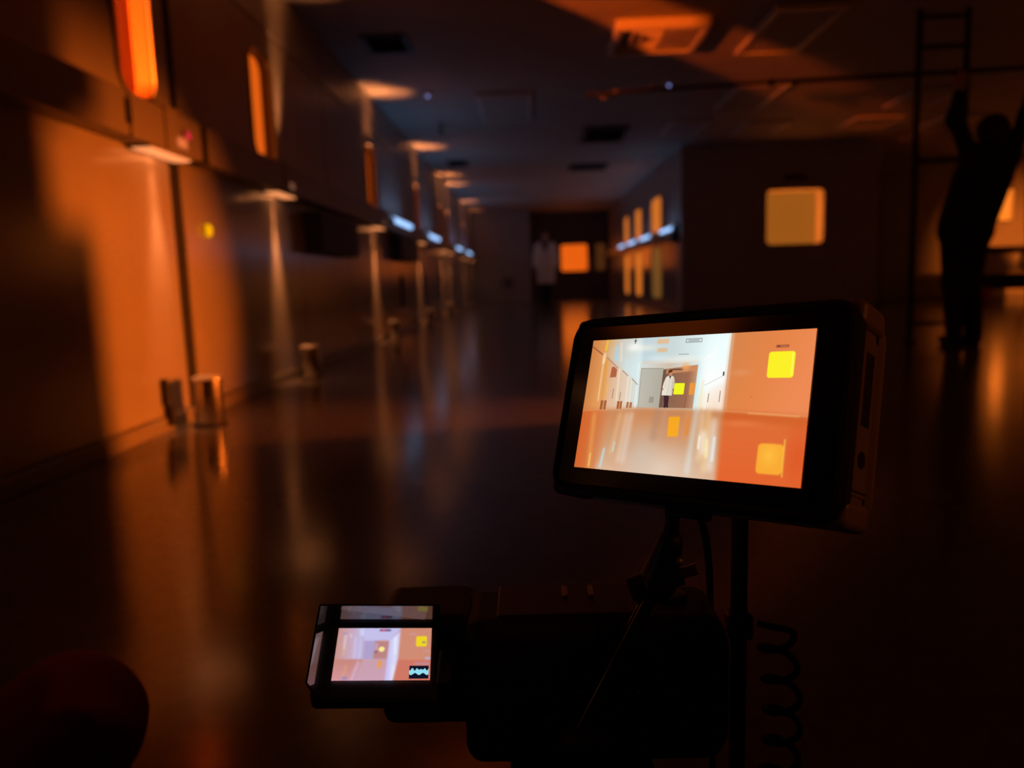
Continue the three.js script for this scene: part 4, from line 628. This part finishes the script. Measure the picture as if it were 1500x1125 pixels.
// ---------------------------------------------------------------- foreground: field monitor
{
  const t = thing('field_monitor', 'large black field monitor showing the lit corridor, mounted on an articulated arm', 'monitor');
  poseGroup(t, [0.7249, 0.0738, 0.6849], [0.1928, 0.9328, -0.3046], [-0.6613, 0.3528, 0.6620], [0.0905, 0.5823, -0.4605]);
  part('housing', new RoundedBoxGeometry(0.194, 0.118, 0.030, 5, 0.009).translate(0.0015, -0.0005, -0.0205), M.casing, t);
  part('bezel', plate(-0.0975, 0.1005, -0.0612, 0.0602, 0.009, [[-0.0905, 0.0935, -0.0545, 0.0535, 0.006]], 0.016, 0.003).translate(0, 0, -0.008), M.rubber, t);
  part('glass', plate(-0.0908, 0.0938, -0.0548, 0.0538, 0.004, [], 0.006, 0.0005).translate(0, 0, -0.005), M.darkGloss, t);
  part('bumper', [plate(-0.0975, 0.1005, -0.0612, 0.0602, 0.006, [[-0.086, 0.089, -0.05, 0.05, 0.006]], 0.016, 0.002).translate(0, 0, -0.038)], M.casing, t);
  for (const [x, y] of [[-0.090, 0.053], [0.093, 0.053], [-0.090, -0.054], [0.093, -0.054]]) part('corner_guard', bx(x - 0.008, x + 0.008, y - 0.008, y + 0.008, -0.036, -0.003, 0.005), y > 0 || x > 0 ? M.casing : M.rubber, t);
  const s = new THREE.PlaneGeometry(0.1549, 0.0872); part('screen', s.translate(0, 0, -0.0002), screenMaterial(960, 540, corridorView, 1.0), t);
  const sp = part('side_panel', bx(0.0965, 0.0992, -0.044, 0.042, -0.031, -0.009, 0.002), M.casing, t);
  part('port_slot', bx(0.0985, 0.0998, -0.006, 0.034, -0.0255, -0.015, 0.003), M.black, sp);
  part('jack', rod(V(0.0980, -0.024, -0.02), V(0.0998, -0.024, -0.02), 0.0045), M.black, sp);
  part('seam', bx(0.0985, 0.0995, -0.0415, -0.0405, -0.031, -0.01, 0.0003), M.black, sp);
  part('mount_plate', bx(-0.012, 0.012, -0.066, -0.052, -0.03, -0.012, 0.002), M.black, t);
  t.updateMatrixWorld(true);
  const c = V(0, 0, 0.003).applyMatrix4(t.matrixWorld), d = V(0, 0, 1).applyMatrix4(t.matrixWorld);
  rectLight('screen_light', [1.0, 0.52, 0.30], 0.35, 0.15, 0.084, c.toArray(), d.toArray());
}
// articulated arm, from the camera top up to the monitor
{
  const t = thing('articulated_bracket', 'slim black articulated arm carrying the large monitor up from the camera', 'support arm', [0.026, 0.357, -0.486]);
  const l = (x, y, z) => V(x - 0.026, y - 0.357, z - 0.486 + 0.972), P = (x, y, z) => V(x - 0.026, y - 0.357, z + 0.486);
  const a = P(0.0926, 0.516, -0.4995), b = P(0.0915, 0.478, -0.5125), c = P(0.084, 0.447, -0.5195), e = P(0.026, 0.357, -0.486);
  part('ball_head', [new THREE.SphereGeometry(0.009, 18, 12).translate(b.x, b.y, b.z), rod(b, a, 0.005)], M.black, t);
  part('clamp', [rod(b, c.clone().lerp(b, 0.2), 0.009, 0.0125), new THREE.SphereGeometry(0.0135, 18, 12).translate(c.x, c.y, c.z), rod(c.clone().add(V(-0.02, -0.006, 0)), c.clone().add(V(0.016, 0.006, 0)), 0.009)], M.plastic, t);
  part('lever', [rod(c.clone().add(V(0.012, 0.006, 0.004)), c.clone().add(V(0.026, 0.012, 0.008)), 0.004), new THREE.SphereGeometry(0.0035, 10, 8).translate(c.x + 0.012, c.y + 0.019, c.z + 0.012)], M.greyMetal, t);
  part('rod', [rod(c, e, 0.0055)], M.darkGloss, t);
  part('base', [new THREE.SphereGeometry(0.013, 18, 12).scale(1.5, 0.8, 1.2).translate(e.x + 0.004, e.y - 0.006, e.z)], M.black, t);
}
// camera with flip-up screen
{
  const t = thing('video_camera', 'black video camera body with a hooded flip-out screen on its left', 'video camera', [0.03, 0.30, -0.55]);
  const W = (x, y, z) => V(x - 0.03, y - 0.30, z + 0.55);
  part('body', [new RoundedBoxGeometry(0.19, 0.11, 0.075, 5, 0.014).translate(0.008, 0.062, -0.005)], M.black, t);
  part('grip', new RoundedBoxGeometry(0.04, 0.10, 0.06, 6, 0.018).translate(0.088, 0.058, 0.0), M.rubber, t);
  part('top_plate', bx(-0.062, 0.05, 0.113, 0.119, -0.040, 0.02, 0.003), M.plastic, t);
  part('hot_shoe', [bx(-0.012, -0.008, 0.118, 0.121, -0.03, -0.01, 0.001), bx(0.008, 0.012, 0.118, 0.121, -0.03, -0.01, 0.001)], M.greyMetal, t);
  part('lens', lathe([[0.001, 0], [0.029, 0], [0.030, 0.006], [0.030, 0.04], [0.027, 0.045], [0.024, 0.035], [0.001, 0.033]]).rotateX(-Math.PI / 2).translate(0.01, 0.046, -0.040), M.plastic, t);
  part('dial', lathe([[0.001, 0.008], [0.011, 0.008], [0.012, 0.006], [0.012, 0], [0.001, 0]]).translate(0.07, 0.113, -0.01), M.plastic, t);
  part('record_button', lathe([[0.001, 0.004], [0.004, 0.0035], [0.005, 0]]).rotateX(Math.PI / 2).translate(-0.0778, 0.0456, 0.018), G.recordLed, t);
  for (let k = 0; k < 4; k++) part('button', lathe([[0.001, 0.003], [0.003, 0.0028], [0.0035, 0]]).rotateX(Math.PI / 2).translate(-0.025 + k * 0.022, 0.045 + (k % 2) * 0.02, 0.0325), M.plastic, t);
  part('hinge', rod(W(-0.068, 0.398, -0.515), W(-0.068, 0.386, -0.492), 0.006), M.black, t);
  part('side_block', new RoundedBoxGeometry(0.07, 0.085, 0.07, 4, 0.01).translate(-0.115, 0.074, -0.018), M.black, t);
  part('base_plate', bx(-0.055, 0.05, -0.008, 0.008, -0.03, 0.07, 0.003), M.black, t);
  part('release_plate', bx(-0.05, -0.012, 0.008, 0.018, 0.052, 0.072, 0.002), std([0.20, 0.015, 0.015], 0.5), t);
  const p = new THREE.Group(); p.name = 'screen_unit'; t.add(p);
  poseGroup(p, [0.9922, -0.0714, -0.1023], [-0.0540, 0.4934, -0.8681], [0.1124, 0.8669, 0.4857], [-0.1098 - 0.03, 0.4050 - 0.30, -0.5049 + 0.55]);
  part('screen_housing', plate(-0.046, 0.0385, -0.034, 0.0255, 0.010, [], 0.005, 0.002).translate(0, 0, -0.0115), M.black, p);
  part('screen', new THREE.PlaneGeometry(0.066, 0.04125).translate(0, 0, 0.0002), screenMaterial(480, 300, smallView, 0.95), p);
  part('screen_hood', [bx(-0.046, 0.0385, 0.0245, 0.0262, -0.004, 0.021, 0.0006), bx(-0.0008, 0.0008, -0.034, 0.0262, 0, 0.022, 0.0006).rotateY(-0.30).translate(-0.0395, 0, -0.002)], M.hood, p);
  p.updateMatrixWorld(true); t.updateMatrixWorld(true);
  const c = V(0, 0, 0.003).applyMatrix4(p.matrixWorld), d = V(0, 0, 1).applyMatrix4(p.matrixWorld);
  rectLight('screen_light', [0.85, 0.62, 0.75], 0.3, 0.062, 0.038, c.toArray(), d.toArray());
  // what carries it, below the frame
  const r = thing('camera_tripod', 'low black tripod under the video camera', 'tripod', [0.03, 0, -0.55]);
  part('head', [lathe([[0.001, 0], [0.03, 0], [0.03, 0.03], [0.02, 0.05], [0.001, 0.05]]).translate(0, 0.24, 0), rod(V(0, 0.12, 0), V(0, 0.25, 0), 0.014)], M.black, r);
  for (let k = 0; k < 3; k++) { const a = k * 2.094 + 0.5; part('leg', rod(V(0, 0.22, 0), V(Math.cos(a) * 0.075, 0.006, Math.sin(a) * 0.075), 0.011), M.black, r); }
}
{ // stand, coiled cable and monitor cable
  const t = thing('light_stand', 'thin upright black stand behind the monitor with a coiled cable beside it', 'stand', [0.153, 0, -0.575]);
  part('pole', [rod(V(0, 0.02, 0), V(0.006, 0.52, -0.01), 0.0065)], M.black, t);
  part('clamp', [new RoundedBoxGeometry(0.02, 0.022, 0.018, 3, 0.004).translate(0.004, 0.385, -0.006)], M.plastic, t);
  for (let k = 0; k < 3; k++) { const a = k * 2.094 + 1.3; part('leg', rod(V(0, 0.12, 0), V(Math.cos(a) * 0.035, 0.004, Math.sin(a) * 0.035), 0.005), M.black, t); }
  const c = [], n = 150; for (let i = 0; i <= n; i++) { const k = i / n, a = k * 5.5 * 2 * Math.PI; c.push(V(0.181 + 0.006 * Math.sin(k * 3) + 0.013 * Math.cos(a), 0.385 - 0.14 * k, -0.565 + 0.013 * Math.sin(a))); }
  solo('coiled_cable', 'black coiled cable hanging in loops beside the thin stand', 'cable', tube([V(0.168, 0.392, -0.566), ...c, V(0.19, 0.18, -0.55), V(0.2, 0.02, -0.53)], 0.0026, 420, 8), M.rubber);
  solo('monitor_cable', 'thin black cable curving down from under the large monitor', 'cable', tube([V(0.107, 0.519, -0.496), V(0.112, 0.500, -0.515), V(0.122, 0.470, -0.540), V(0.136, 0.420, -0.588), V(0.1434, 0.3765, -0.618), V(0.148, 0.28, -0.63), V(0.15, 0.02, -0.64)], 0.0028, 80, 8), M.rubber);
}
{ // maroon beanbag at lower left
  const t = thing('beanbag', 'dark maroon round bag at the bottom left of the floor', 'beanbag', [-0.621, 0, -0.926]);
  part('bag', netSurface((x, y, z) => Math.max(ell(x, y, z, [0, 0.10, 0], [0.096, 0.096, 0.096]) + 0.002 * noise.noise(x * 14, y * 14, z * 14), -y), [-0.2, -0.02, -0.2], [0.2, 0.32, 0.2], 0.012), M.maroon, t);
  part('seam', new THREE.TorusGeometry(0.094, 0.003, 8, 40).rotateX(Math.PI / 2).translate(0, 0.10, 0), M.maroon, t);
}
scene.traverse((o) => { if (o.isMesh) { o.castShadow = true; o.receiveShadow = true; } });
renderer.render(scene, camera);
